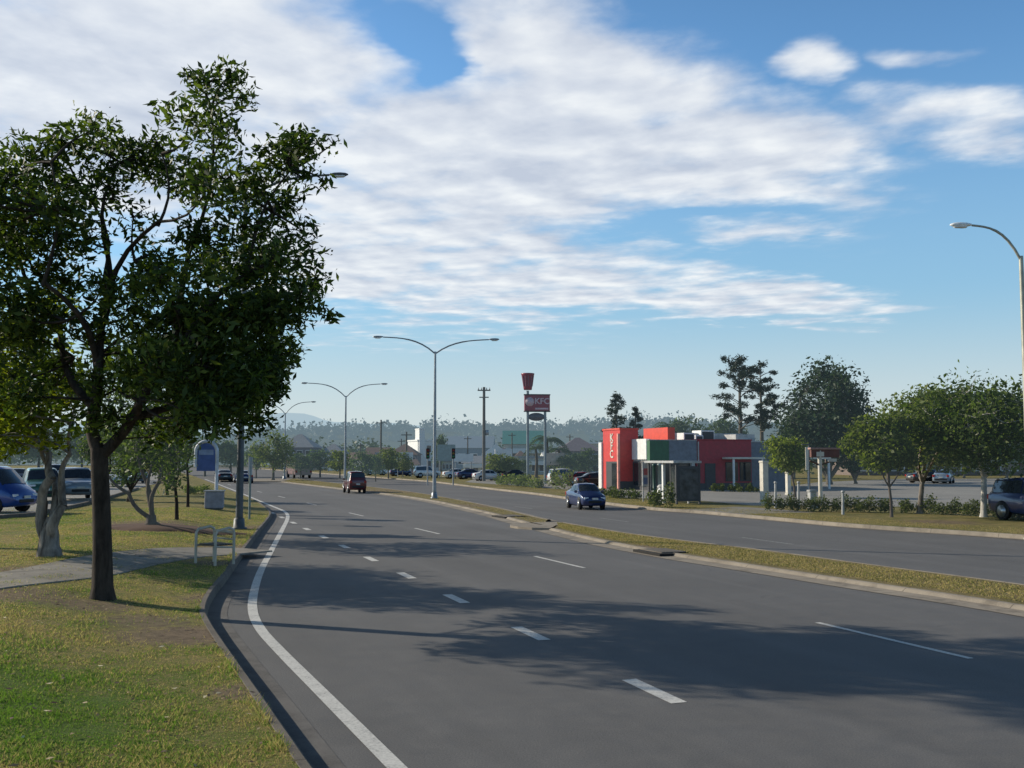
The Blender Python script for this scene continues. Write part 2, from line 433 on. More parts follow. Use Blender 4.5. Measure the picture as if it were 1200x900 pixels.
    dens = math_(nt, 'ADD', dens, math_(nt, 'MULTIPLY', math_(nt, 'SUBTRACT', n3, 0.5), 0.55))
    mask = math_(nt, 'MULTIPLY', maprange(nt, dens, 0.05, 0.95), maprange(nt, pos, 0.02, 0.3))
    off = nt.nodes.new('ShaderNodeVectorMath'); off.operation = 'ADD'; nt.links.new(Pd, off.inputs[0])
    off.inputs[1].default_value = (-0.09, 0.05, 0)
    n1s = noise(nt, off.outputs[0], 3.0, 6, 0.5, 0.1)
    rel = math_(nt, 'SUBTRACT', n1, n1s)
    lit = math_(nt, 'ADD', math_(nt, 'MULTIPLY', rel, 1.7), 0.5)
    lit = math_(nt, 'ADD', lit, math_(nt, 'MULTIPLY', math_(nt, 'SUBTRACT', n1, 0.5), 0.5))
    lit = math_(nt, 'ADD', lit, math_(nt, 'MULTIPLY', math_(nt, 'SUBTRACT', n2, 0.5), -0.9), clamp=True)
    ccol = ramp(nt, lit, [(0.1, (4.7, 5.15, 6.0)), (0.5, (6.1, 6.45, 7.0)), (0.9, (7.7, 7.9, 8.0))])
    skyc = mixc(nt, 1.0, sky.outputs[0], mixc(nt, maprange(nt, Z, 0.36, 0.75), (0.88, 1.28, 1.5), (0.34, 0.37, 0.39)), 'MULTIPLY')  # upper sky, mostly out of view, dimmed to weaken its blue fill
    lowk = maprange(nt, Z, 0.05, 0.40, 1, 0)
    skyc = mixc(nt, math_(nt, 'MULTIPLY', lowk, 0.75), skyc, (2.7, 4.45, 5.7))
    low2 = maprange(nt, Z, 0.0, 0.17, 1, 0)
    skyc = mixc(nt, math_(nt, 'MULTIPLY', low2, 0.85), skyc, (5.9, 6.25, 6.1))
    final = mixc(nt, math_(nt, 'MULTIPLY', mask, 0.93), skyc, ccol)
    nt.links.new(final, bg.inputs[0])
    sl = bpy.data.lights.new('sun', 'SUN'); sl.energy = 5.0; sl.angle = R(0.6); sl.color = (1.0, 0.89, 0.72)
    so = bpy.data.objects.new('sun', sl); COL.objects.link(so)
    so.rotation_euler = (-sun_dir).to_track_quat('-Z', 'Y').to_euler()
build_world()
cam = bpy.data.cameras.new('camera'); co = bpy.data.objects.new('camera', cam); COL.objects.link(co)
cam.lens = 35; cam.sensor_width = 36; cam.clip_end = 30000; cam.clip_start = 0.1
co.location = (0, 0, HCAM); co.rotation_euler = (R(90)+PITCH, 0, 0); SC.camera = co
SC.view_settings.view_transform = 'Standard'; SC.view_settings.look = 'None'; SC.view_settings.exposure = 0
SC.render.engine = 'CYCLES'; SC.cycles.max_bounces = 6; SC.cycles.transparent_max_bounces = 4

# ------------------------------------------------------------------ the setting: ground, road, verges, median
M_ROAD = asphalt('asphalt', (0.128, 0.126, 0.125))
M_LOT = asphalt('car_park_asphalt', (0.25, 0.235, 0.21), 0.03, streak=False)
M_KERB = concrete('kerb_concrete', (0.15, 0.132, 0.112), sc=1.2)
M_KERB2 = concrete('median_concrete', (0.27, 0.235, 0.19), sc=1.0)
M_PATH = concrete('path_concrete', (0.25, 0.23, 0.20), sc=1.2)
M_PAINT = roadpaint(); M_FAINT = faintpaint()
m = MB(); 
for i in range(1):
    m.quad((-9000,-200,-0.12),(9000,-200,-0.12),(9000,14000,-0.12),(-9000,14000,-0.12))
struct('ground', m, turfmat('far_ground', dry=(0.12,0.11,0.07), green=(0.05,0.075,0.03), scale=0.02, haze=0.08))
def along(s, t, z=0.0):        # s metres along the road, t metres across
    p = AX*s + RX*t; return Vector((p.x, p.y, z))
m = MB(); m.quad(along(-40,-25), along(-40,30), along(330,42), along(330,-25)); struct('road', m, M_ROAD)

kl = [G(430,985), G(375,930), G(340,880), G(300,820), G(266,770), G(246,738), G(241,722), G(248,703), G(265,680), G(285,651), G(303,626), G(316,609), G(316,601), G(300,589), G(282,581), G(262,573), G(240,564), G(225,558)]
KL = catmull(kl, 6)
KL = [KL[0] - (KL[1]-KL[0]).normalized()*14] + KL
KL.append(KL[-1] + AX*200)
m = MB(); profile_strip(m, KL, [(-0.11, ZV-0.01), (-0.105, 0.15), (-0.02, 0.15), (0.0, 0.135), (0.03, 0.0)]); struct('kerb', m, M_KERB)
m = MB(); strip(m, offset(KL, 0.031), offset(KL, 0.36), 0.004); struct('gutter', m, concrete('gutter_concrete', (0.135, 0.13, 0.125)))
VL = offset(KL, -0.105)
EY = np.array([p.y for p in VL]); EX = np.array([p.x for p in VL]); so_ = np.argsort(EY); EY = EY[so_]; EX = EX[so_]
RISE = 0.27
def sstep(t): t = np.clip(t, 0, 1); return t*t*(3-2*t)
def vz(x, y):
    """height of the left verge: it climbs gently away from the kerb"""
    d = np.interp(y, EY, EX) - x
    return ZV + RISE*sstep((d-0.1)/3.6) + 0.012*np.sin(x*1.7+y*.6)*np.clip(d, 0, 1)
def GL(px, py):
    z = ZV
    for _ in range(12): p = G(px, py, z); z = 0.5*z + 0.5*float(vz(p.x, p.y))
    p = G(px, py, z); p.z = float(vz(p.x, p.y)); return p
PATCH = [(*GL(205,745).xy, 1.15), (*GL(258,700).xy, 0.9), (*GL(245,742).xy, 1.0), (*GL(170,728).xy, 0.9), (*GL(110,710).xy, 0.9), (*GL(285,810).xy, .5), (*GL(300,618).xy, 1.3), (*GL(275,642).xy, 1.3), (*GL(20,668).xy, 1.2), (*GL(170,614).xy, 2.4), (*GL(10,696).xy, 1.4), (*GL(250,660).xy, 0.9)]
GREENP = [(*GL(-60,810).xy, 3.6, 0.36), (*GL(60,850).xy, 1.7, 0.13), (*GL(325,860).xy, .8, 0.12), (*GL(60,610).xy, 5, 0.12), (*GL(230,690).xy, 1.8, 0.1)]
m = MB()
dl = [0,.25,.5,.8,1.1,1.4,1.8,2.2,2.6,3.0,3.4,4,5,6.5,8,10,13,17,22,30,45,70,110]
VD = catmull([p for p in VL], 2); nV = len(VD)
vs = []
for d in dl:
    for p in VD: vs.append((p.x-d, p.y, float(vz(p.x-d, p.y)) if d else ZV))
m.add(vs, [(k*nV+i, k*nV+i+1, (k+1)*nV+i+1, (k+1)*nV+i) for k in range(len(dl)-1) for i in range(nV-1)], 0, True)
struct('verge', m, turfmat('verge_turf', PATCH, greenpts=GREENP))

# path across the verge
pa = catmull([GL(-420,757), GL(-200,714), GL(0,681), GL(80,669), GL(150,656), GL(215,648), GL(294,644)], 8)
m = MB(); cols = [offset(pa, o) for o in (-.95,-.93,-.5,0,.5,.88,.9)]
vs = [(p.x, p.y, float(vz(p.x, p.y)) + (0.022 if 0 < k < 6 else -.02)) for k, c in enumerate(cols) for p in c]; nP = len(pa)
m.add(vs, [(k*nP+i, (k+1)*nP+i, (k+1)*nP+i+1, k*nP+i+1) for k in range(6) for i in range(nP-1)]); struct('footpath', m, M_PATH)
# left car park
ZL = ZV + RISE + .025
m = MB()
lp = [G(-900,640,ZL), G(-300,622,ZL), G(0,607,ZL), G(55,600,ZL), G(110,588,ZL), G(160,573,ZL), G(195,563,ZL)]
far = [G(-900,556,ZL), G(-300,553,ZL), G(0,553,ZL), G(60,553,ZL), G(110,553,ZL), G(160,553,ZL), G(195,553,ZL)]
strip(m, far, lp, ZL); struct('car_park_surface', m, M_LOT)
m = MB(); profile_strip(m, catmull(lp[:6], 4), [(-0.02, ZL-0.004), (0.0, ZL+0.12), (0.15, ZL+0.12), (0.16, ZV)]); struct('car_park_kerb', m, M_KERB)

# edge line and dashes
el = catmull([G(520,955), G(470,905), G(420,855), G(370,805), G(330,765), G(305,737), G(296,715), G(298,692), G(306,668), G(318,645), G(330,622), G(337,607), G(334,600), G(322,594.5), G(305,587.5), G(285,579), G(262,570), G(240,561.5)], 6)
el = [el[0] - (el[1]-el[0]).normalized()*12] + el
m = MB(); strip(m, offset(el, -0.085), offset(el, 0.085), 0.005); struct('edge_line', m, M_PAINT)
def dashes(name, p0, p1, start, length, period, n, width, mat):
    d = (p1-p0); d.z = 0; d.normalize(); s = Vector((d.y, -d.x, 0))
    m = MB()
    for i in range(n):
        a = p0 + d*(start + i*period); b = a + d*length
        q = s*width*0.5
        m.quad(*[Vector((c.x, c.y, 0.0045)) for c in (a-q, a+q, b+q, b-q)])
    return struct(name, m, mat)
dashes('continuity_line', G(798,825), G(462,668), -12.2, 1.25, 4.08, 16, 0.20, M_PAINT)
dashes('lane_line', G(1138,772), G(635,654), -24.2, 3.2, 12.1, 11, 0.11, M_PAINT)
dashes('lane_line', G(1090,660), G(600,593), -30, 3.0, 12.0, 12, 0.11, M_FAINT)

# median
near = catmull([G(2600,1010), G(1700,805), G(1200,716), G(1000,685), G(860,663), G(790,652), G(705,636), G(645,621.5)], 5)
farr = catmull([G(2500,905), G(1700,762), G(1200,689), G(1015,664), G(885,646), G(815,637.5), G(730,626), G(660,614)], 5)
M_MED = turfmat('median_turf', [(*G(775,645).xy, 1.3), (*G(660,616).xy, 1.5), (*G(560,594).xy, 2.5), (*G(450,576).xy, 9)], dry=(0.33,0.26,0.125), green=(0.17,0.155,0.06), bare=(0.27,0.205,0.145), scale=0.9)
ZM = 0.085
def island(nearl, farl, tname):
    loop = nearl + farl[::-1]
    g = MB(); ni = offset(nearl, 0.16); fi = offset(farl, -0.13)
    strip(g, fi, ni, ZM-0.006); struct(tname, g, M_MED)
    k = MB()
    profile_strip(k, nearl, [(-0.62, 0.010), (-0.06, 0.018), (0.0, ZM-.02), (0.04, ZM), (0.162, ZM), (0.165, ZM-0.02)])
    profile_strip(k, farl, [(-0.14, ZM-0.02), (-0.135, ZM), (-0.03, ZM), (0.0, ZM-.02), (0.04, 0.018), (0.40, 0.010)])
    # rounded nose at the far end
    a, b = nearl[-1], farl[-1]; c = (a+b)/2; r = (b-a)/2; tdir = Vector((-r.y, r.x, 0)).normalized()*r.length
    nose = [c - r*math.cos(t) + tdir*math.sin(t) for t in [math.pi*i/8 for i in range(9)]]
    k.add([(p.x,p.y,ZM) for p in nose] + [(p.x,p.y,0.0) for p in nose], [tuple(range(9))[::-1]] + [(i,i+1,10+i,9+i) for i in range(8)])
    struct('median_kerb', k, M_KERB2)
island(near, farr, 'median')
n2 = catmull([G(632,617.5), G(612,613), G(575,603), G(540,595), G(510,588.5), G(470,582), G(430,577), G(380,571), G(330,565)], 4)
f2 = catmull([G(645,611), G(628,607.5), G(592,598.5), G(560,591.5), G(530,585.5), G(490,578.5), G(452,573.5), G(400,567.5), G(345,561.5)], 4)
island(n2, f2, 'median')

# right verge
kr = catmull([G(1900,700), G(1400,652), G(1197,632), G(1000,618.5), G(880,607.5), G(820,602), G(765,598), G(710,591.5), G(660,584.5), G(628,580), G(580,574.5), G(540,569.5), G(505,565)], 5)
kr = [kr[0] - (kr[1]-kr[0]).normalized()*25] + kr; kr.append(kr[-1] + AX*180)
m = MB(); profile_strip(m, kr, [(-0.30, 0.01), (-0.02, 0.02), (0.0, 0.13), (0.03, 0.15), (0.18, 0.15), (0.185, ZV-0.01)]); struct('kerb', m, M_KERB2)
m = MB()
base = offset(kr, 0.18); lines = []
for k in range(8):
    f = (k/7)**2
    lines.append([Vector((p.x*(1-f) + (p.x+150)*f, p.y + 60*f*(1 if i else 0.2), 0)) for i, p in enumerate(base)])
for k in range(7): strip(m, lines[k], lines[k+1], ZV)
struct('verge', m, turfmat('roadside_turf', [(*G(850,597,ZV).xy, 3), (*G(1100,612,ZV).xy, 2)], dry=(0.32,0.26,0.11), green=(0.12,0.145,0.04), scale=0.35))
# right car park and drive
m = MB()
strip(m, [G(700,571,ZV), G(790,571,ZV), G(880,576,ZV), G(960,565,ZV), G(1060,561,ZV), G(1250,561,ZV), G(1700,563,ZV)],
         [G(720,583,ZV), G(800,585,ZV), G(882,592.5,ZV), G(960,592.5,ZV), G(1060,594,ZV), G(1250,603,ZV), G(1700,630,ZV)], ZV+0.006)
struct('car_park_surface', m, M_LOT)
dv = [p for p in offset(kr, 0.19) if G(792,600).x < p.x < G(880,607).x]
m = MB(); strip(m, dv, [p + RX*4.2 + AX*1.5*(1 if i else 0) for i, p in enumerate(dv)], ZV+0.004); struct('driveway', m, concrete('drive_concrete', (0.22,0.205,0.18)))
m = MB(); strip(m, [G(560,560,ZV), G(600,560.5,ZV), G(680,563,ZV)], [G(545,565,ZV), G(600,569,ZV), G(690,576,ZV)], ZV+0.006); struct('car_park_surface', m, M_LOT)

# grass blades and fallen leaves on the near verge
def in_left_verge(x, y):
    # compare with verge edge
    xe = np.interp(y, EY, EX); return x < xe + 0.02
PAX = np.array([p.x for p in pa]); PAY = np.array([p.y for p in pa]); s2 = np.argsort(PAX); PAX = PAX[s2]; PAY = PAY[s2]
def grass():
    rng = np.random.default_rng(3); N = 480000
    y = 7.0 + 40*rng.random(N)**2.1; x = -(8+.36*y)*1.15*rng.random(N) - 0.3
    ok = in_left_verge(x, y) & (x/y > -0.62) & (np.abs(y - np.interp(x, PAX, PAY)) > 0.97)
    for (bx, by, br) in PATCH:
        d = np.hypot(x-bx, y-by); ok &= (d > br*(.75+.4*rng.random(N))) | (rng.random(N) < 0.12+0.25*(d/br)**2)
    x, y = x[ok], y[ok]; n = len(x)
    clump = 0.5 + 0.5*np.sin(x*3.1+1.3*np.sin(y*2.3))*np.sin(y*2.7+1.7*np.sin(x*1.9))
    h = (0.014 + 0.034*rng.random(n))*(0.35+1.0*clump); wd = 0.003 + 0.004*rng.random(n) + y*0.00020
    ed = np.interp(y, EY, EX) - x; h *= 1 + 1.1*np.clip(1-ed/.22, 0, 1)*(clump > .45)
    a = rng.random(n)*2*np.pi; le = h*(0.3+0.9*rng.random(n)); la = rng.random(n)*2*np.pi
    V = np.zeros((n,3,3)); z0 = vz(x,y) - 0.004
    V[:,0] = np.stack([x-np.cos(a)*wd, y-np.sin(a)*wd, z0],1)
    V[:,1] = np.stack([x+np.cos(a)*wd, y+np.sin(a)*wd, z0],1)
    V[:,2] = np.stack([x+np.cos(la)*le, y+np.sin(la)*le, z0+h],1)
    o = npmesh('grass', V.reshape(-1,3), n, 3, turfmat('grass_blades', (), dry=(0.54,0.44,0.16), green=(0.17,0.30,0.035), greenpts=GREENP, leaf=True))
    tag(o, 'patchy green and straw coloured grass on the near verge', None, kind='stuff')
    # fallen leaves
    N = 2600; y = 7.5 + 18*rng.random(N)**1.3; x = -14*rng.random(N) - 0.5
    ok = in_left_verge(x, y); x, y = x[ok], y[ok]; n = len(x)
    s = 0.016 + 0.03*rng.random(n); a = rng.random(n)*6.28; t = (rng.random((n,4))-0.3)*0.018
    V = np.zeros((n,4,3))
    for k, (lx, ly) in enumerate(((-1,0),(0,-0.45),(1,0),(0,0.45))):
        V[:,k,0] = x + s*(lx*np.cos(a) - ly*np.sin(a)); V[:,k,1] = y + s*(lx*np.sin(a) + ly*np.cos(a)); V[:,k,2] = vz(x,y) + 0.03 + t[:,k]
    m_, nt, out = newmat('dead_leaf'); g = nt.nodes.new('ShaderNodeNewGeometry')
    c = ramp(nt, g.outputs['Random Per Island'], [(0.0,(0.03,0.016,0.01)),(0.4,(0.10,0.055,0.03)),(0.75,(0.30,0.21,0.10)),(1.0,(0.62,0.56,0.36))])
    finish(nt, out, bsdf(nt, c, 0.8).outputs[0])
    o = npmesh('fallen_leaves', V.reshape(-1,3), n, 4, m_); tag(o, 'dry leaves scattered over the near grass', kind='stuff')
    # tufts on the far verge and the median
    N = 60000; V = []
    rng2 = np.random.default_rng(9)
    def between(l1, l2, n, lo=0.05, hi=0.95):
        L1 = np.array([tuple(p) for p in l1]); L2 = np.array([tuple(p) for p in l2])
        seg = np.linalg.norm(L1[1:]-L1[:-1], axis=1)*np.linalg.norm(L1[1:]-L2[1:], axis=1); seg = seg/seg.sum()
        i = rng2.choice(len(seg), n, p=seg); t = rng2.random((n,1)); f = lo+(hi-lo)*rng2.random((n,1))
        return (L1[i]*(1-t)+L1[i+1]*t)*(1-f) + (L2[i]*(1-t)+L2[i+1]*t)*f
    P = np.vstack([between(offset(near[8:],0.35), offset(farr[8:],-0.28), 26000), between(offset(n2,0.35), offset(f2,-0.28), 9000),
                   between(offset(kr[8:45],0.3), offset(kr[8:45],3.4), 26000)])
    n = len(P); md = np.arange(n) < 35000; P[md,2] = 0; h = 0.012+0.035*rng2.random(n); wd = 0.010+0.012*rng2.random(n); a = rng2.random(n)*6.28; la = rng2.random(n)*6.28
    V = np.zeros((n,3,3)); x, y = P[:,0], P[:,1]; z0 = np.where(md, ZM, ZV)-0.01
    V[:,0] = np.stack([x-np.cos(a)*wd, y-np.sin(a)*wd, z0],1)
    V[:,1] = np.stack([x+np.cos(a)*wd, y+np.sin(a)*wd, z0],1)
    V[:,2] = np.stack([x+np.cos(la)*h*0.5, y+np.sin(la)*h*0.5, z0+h],1)
    o = npmesh('grass', V.reshape(-1,3), n, 3, turfmat('dry_blades', (), dry=(0.46,0.37,0.15), green=(0.20,0.21,0.06), leaf=True))
    tag(o, 'dry yellowed grass on the median and far roadside', kind='stuff')
grass()

# ------------------------------------------------------------------ trees
def leaves_np(clumps, rng, n_per_r3, size, aspect=0.42, droop=0.3, shell=0.55):
    """clumps: (x,y,z,rx,ry,rz,weight); returns quads (n,4,3)"""
    C = []
    for (x, y, z, rx, ry, rz, wgt) in clumps:
        n = int(n_per_r3*wgt)
        if n < 1: continue
        d = rng.normal(size=(n,3)); d /= np.linalg.norm(d, axis=1, keepdims=True)
        r = shell + (1-shell)*rng.random((n,1))**0.7
        r = np.where(rng.random((n,1)) < 0.3, rng.random((n,1)), r)
        r *= 1 + 0.22*np.sin(d[:,:1]*5+x)*np.sin(d[:,1:2]*6+y+z) + 0.10*np.clip(rng.normal(size=(n,1)),-2,1.4)
        C.append(np.array([x,y,z]) + d*r*np.array([rx,ry,rz]))
    C = np.vstack(C); n = len(C)
    L = size*(0.42+1.15*rng.random((n,1))**1.4)
    ax = rng.normal(size=(n,3)); ax[:,2] = ax[:,2]*0.7 - droop; ax /= np.linalg.norm(ax, axis=1, keepdims=True)
    sd = np.cross(ax, rng.normal(size=(n,3))); sd /= np.linalg.norm(sd, axis=1, keepdims=True)
    V = np.zeros((n,4,3))
    nb = np.cross(ax, sd)
    V[:,0] = C - ax*L*0.5; V[:,2] = C + ax*L*0.5 - nb*L*0.08
    V[:,1] = C + sd*L*aspect*0.5 + nb*L*0.05; V[:,3] = C - sd*L*aspect*0.5 + nb*L*0.05
    return V.reshape(-1,3), n
def limb(mb, p0, p1, r0, r1, rng, wob=0.12, n=5, sides=7, sag=0.0):
    p0, p1 = Vector(p0), Vector(p1); L = (p1-p0).length; pts = []; rad = []
    side = (p1-p0).cross(Vector((rng.normal(), rng.normal(), rng.normal()))).normalized()
    for i in range(n+1):
        t = i/n; w = math.sin(math.pi*t)*L*wob
        pts.append(p0.lerp(p1, t) + side*w + Vector((0,0,1))*(math.sin(math.pi*t)*L*sag)); rad.append(r0+(r1-r0)*t)
    mb.tube(pts, rad, sides)
BARK_D = barkmat('dark_bark', (0.018,0.014,0.011), (0.075,0.058,0.045))
BARK_P = barkmat('pale_bark', (0.05,0.04,0.033), (0.36,0.32,0.28), scale=4.5)
BARK_W = barkmat('white_bark', (0.28,0.26,0.23), (0.60,0.57,0.52), 0.02)
BARK_B = barkmat('brown_bark', (0.05,0.035,0.025), (0.14,0.11,0.085), 0.04)
BARK_H = barkmat('hazy_bark', (0.06,0.05,0.04), (0.16,0.14,0.11), 0.05)
def tree(name, label, cat, loc, clumps, trunk_pts, trunk_r, limbs, lm, bm, npr, size, seed, aspect=0.42, group=None, droop=0.3, twig=True):
    """clumps and trunk in local coordinates (origin at the base)"""
    rng = np.random.default_rng(seed)
    t = thing(name, label, cat, loc, 0, group)
    p0, p1 = Vector(trunk_pts[0]), Vector(trunk_pts[1]); r0 = trunk_r[0]; d01 = (p1-p0).length   # root flare
    fl = [(p0.lerp(p1, k/d01) , r0*m_) for k, m_ in ((0,1.42 if r0 < .25 else 1.12),(r0*.5,1.2 if r0 < .25 else 1.05),(r0*1.2,1.06 if r0 < .25 else 1.0)) if k < d01*.8]
    fl[0] = (fl[0][0]-Vector((0,0,.06)), fl[0][1])
    b = MB(); b.tube([q[0] for q in fl] + list(trunk_pts[1:]), [q[1] for q in fl] + list(trunk_r[1:]), 12)
    for (a, c, r0, r1) in limbs: limb(b, a, c, r0, r1, rng)
    if twig:
        for (x,y,z,rx,ry,rz,w) in clumps:
            # nearest limb end or trunk point feeds the clump
            c = Vector((x,y,z)); cand = [Vector(l[1]) for l in limbs] + [Vector(l[0]).lerp(Vector(l[1]), 0.6) for l in limbs] + [Vector(p) for p in trunk_pts[len(trunk_pts)//2:]]
            q = min(cand, key=lambda p: (p-c).length + max(0, p.z-c.z)*0.5)
            rr = 0.012*max(rx, 0.5) + 0.012
            limb(b, q, c, rr*1.6, rr*0.6, rng, 0.1, 4, 5)
            for k in range(4):
                d = Vector(rng.normal(size=3)).normalized(); e = c + Vector((d.x*rx, d.y*ry, abs(d.z)*rz))*0.8
                limb(b, c, e, rr*0.7, rr*0.25, rng, 0.08, 3, 4)
    b.build('trunk', bm, t)
    V, n = leaves_np(clumps, rng, npr, size, aspect, droop)
    npmesh('crown', V, n, 4, lm, t)
    return t
def round_clumps(rng, n, cz, rx, rz, cr, flat=0.75, hole=0.0, top=1.0):
    out = []
    for i in range(n):
        d = rng.normal(size=3); d /= np.linalg.norm(d); r = (0.45+0.55*rng.random()**0.6)
        k = cr*(0.65+0.7*rng.random())
        z = cz + d[2]*r*rz*(top if d[2] > 0 else 1)
        out.append((d[0]*r*rx, d[1]*r*rx, z, k, k, k*flat, (k/cr)**2))
    return out

LEAF_NEAR = leafmat('glossy_dark_leaf', [(0.012,0.022,0.008),(0.030,0.052,0.012),(0.062,0.095,0.020),(0.14,0.175,0.035)], 0.34)
LEAF_YG = leafmat('yellow_green_leaf', [(0.05,0.065,0.012),(0.16,0.18,0.018),(0.32,0.32,0.035)], 0.55)
LEAF_MID = leafmat('mid_green_leaf', [(0.022,0.04,0.012),(0.06,0.09,0.024),(0.13,0.165,0.042)], 0.4, 0.02)
LEAF_R = leafmat('bright_olive_leaf', [(0.035,0.055,0.012),(0.11,0.14,0.028),(0.22,0.24,0.055)], 0.45, 0.03)
LEAF_BLUE = leafmat('blue_green_leaf', [(0.015,0.03,0.02),(0.04,0.065,0.04),(0.08,0.11,0.07)], 0.25, 0.04)
LEAF_PINE = leafmat('dark_needle', [(0.008,0.016,0.012),(0.02,0.034,0.022),(0.04,0.058,0.036)], 0.15, 0.04)
LEAF_FAR = leafmat('far_leaf', [(0.02,0.04,0.018),(0.06,0.09,0.038),(0.12,0.15,0.06)], 0.35, 0.09)
LEAF_FAR2 = leafmat('far_olive_leaf', [(0.05,0.07,0.018),(0.12,0.145,0.04),(0.2,0.21,0.07)], 0.4, 0.06)
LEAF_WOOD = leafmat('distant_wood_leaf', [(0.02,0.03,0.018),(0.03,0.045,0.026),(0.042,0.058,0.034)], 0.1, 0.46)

# --- the big near tree
B0 = GL(120, 702); YD = B0.y
def nearclumps():
    rng = np.random.default_rng(21); out = []
    S = F/YD
    for (px, py, r, n) in [(252,108,36,2),(238,128,40,2),(272,126,28,1),(222,100,22,1),(248,160,34,1),
            (345,165,30,2),(325,188,40,2),(366,185,22,1),(358,212,24,1),(300,215,36,2),
            (108,160,34,2),(75,172,34,2),(140,185,44,2),(40,200,42,2),(5,215,46,2),(-45,220,55,2),(165,165,26,1),(185,200,38,2),
            (225,215,42,2),(262,225,40,2),(90,232,44,2),(20,262,50,2),(-60,280,60,2),
            (330,245,34,2),(355,270,26,1),(300,272,44,2),(235,268,38,2),(345,310,38,2),(368,335,22,1),(362,292,22,1),
            (60,295,46,2),(110,310,36,1),(-20,320,55,2),(195,330,42,2),(255,320,46,3),(300,330,42,2),(325,365,38,3),(342,350,32,2),
            (20,360,50,2),(-70,360,60,2),(90,365,34,1),(150,360,38,2),(215,375,48,3),(275,385,48,3),(318,405,32,3),(300,430,38,3),
            (30,400,36,1),(-40,410,50,1),(130,410,40,2),(180,420,46,3),(240,425,50,4),(280,452,40,3),(310,450,26,2),(210,455,40,3),(160,450,34,2),(255,478,34,2),(225,485,30,1),(295,480,22,1),(105,440,30,1),
            (5,190,30,1),(150,255,30,1),(175,300,30,1),(130,335,34,1),(205,300,34,1),(40,240,38,2),(10,300,40,2),(60,330,38,2),(-10,250,40,2),(170,390,34,1),(60,440,34,1),(20,440,34,1),(100,400,34,1),(120,225,32,1),(380,195,14,1),(375,225,12,1),(380,350,14,1),(370,310,20,1),(150,488,28,2),(285,488,26,2),(322,455,24,1),(200,498,30,2),(125,478,28,1),(250,500,24,2),(60,470,30,1),(15,470,34,1),(175,505,22,1)]:
        for k in range(n):
            dy = rng.normal()*1.1 if n > 1 else rng.normal()*0.6
            dy = max(-2.1, min(2.1, dy))
            p = A(px + rng.normal()*11, py + rng.normal()*11, YD + dy)
            q = r/S*(0.86 if py < 330 else 0.92)*(.75+.5*rng.random())
            out.append((p.x-B0.x, dy, p.z-B0.z, q, q*1.1, q*0.9, (r/40)**2.2*(1.45 if py > 340 and px > 180 else .82 if py < 330 else 1.05)))
    return out
def P_(px, py, dy=0.0):
    p = A(px, py, YD+dy); return (p.x-B0.x, dy, p.z-B0.z)
tp = [P_(120,702), P_(120,650), P_(119,600), P_(117,555), P_(116,525)]
lim = [(P_(116,530),P_(113,470,.1),.125,.10),(P_(113,475,.1),P_(118,380,.3),.10,.07),(P_(118,385,.3),P_(125,290,.5),.075,.045),(P_(125,295,.5),P_(140,190,.3),.045,.02),
       (P_(118,535),P_(165,470,-.4),.11,.08),(P_(165,475,-.4),P_(215,400,-.6),.08,.055),(P_(215,405,-.6),P_(290,320,-.3),.07,.035),(P_(290,325,-.3),P_(340,200,.1),.035,.015),
       (P_(200,425,-.5),P_(225,280,.5),.07,.04),(P_(225,290,.5),P_(248,130,.4),.04,.018),(P_(150,490,-.3),P_(260,440,.9),.08,.04),(P_(260,445,.9),P_(330,370,1),.04,.018),
       (P_(113,480,.1),P_(70,380,.9),.09,.05),(P_(70,385,.9),P_(20,280,1.2),.05,.025),(P_(115,440,.2),P_(50,330,-1.2),.07,.035),(P_(50,335,-1.2),P_(60,190,-1.2),.035,.015),
       (P_(70,390,.9),P_(-40,330,.5),.045,.02),(P_(119,370,.3),P_(185,260,-.8),.06,.03),(P_(185,265,-.8),P_(190,180,-.8),.03,.014),(P_(122,330,.4),P_(95,220,.9),.045,.02)]
near_tree = tree('shade_tree', 'large dark leafy shade tree with single straight trunk in the near grass, nearest of all', 'tree', B0, nearclumps(), tp, [.175,.165,.155,.15,.145], lim, LEAF_NEAR, BARK_D, 350, 0.155, 11, 0.36, droop=0.45)

# --- twisted pale multi-stem tree, left
def tree_left():
    b0 = GL(58, 652); Y = b0.y
    def q(px, py, dy=0): p = A(px, py, Y+dy); return (p.x-b0.x, dy, p.z-b0.z)
    rng = np.random.default_rng(5); cl = []
    for (px, py, r, n) in [(20,460,40,3),(60,450,38,3),(-20,470,45,3),(90,470,30,2),(40,500,34,3),(0,510,36,3),(75,505,28,2),(-50,500,40,2),(60,420,36,2),(20,410,40,2),(-40,430,40,2),(100,440,26,1),(40,375,36,2),(-10,380,36,2),(70,360,30,2)]:
        for k in range(n):
            p = q(px+rng.normal()*8, py+rng.normal()*8, float(np.clip(rng.normal()*1.0,-2,2))); rr = r*Y/F
            cl.append((*p, rr, rr, rr*.8, (r/36)**2))
    lim = [(q(57,634),q(50,590,.1),.17,.12),(q(50,592,.1),q(60,560),.12,.10),(q(60,562),q(58,530,.2),.10,.07),(q(58,532,.2),q(30,470,.4),.07,.03),
           (q(60,632),q(74,592,-.1),.16,.10),(q(74,594,-.1),q(72,562,0),.10,.08),(q(72,564),q(82,532),.08,.05),(q(82,534),q(90,470,-.4),.05,.02),
           (q(59,628,.05),q(64,560,.4),.14,.07),(q(64,562,.4),q(50,430,.4),.06,.02)]
    t = tree('crepe_tree', 'twisted pale-barked tree with forked stems and yellow-green leaves at the left edge', 'tree', b0, cl, [q(58,652),q(57,640),q(58,626),q(60,606)], [.26,.235,.21,.10], lim, LEAF_YG, BARK_P, 210, 0.17, 6, 0.5)
tree_left()
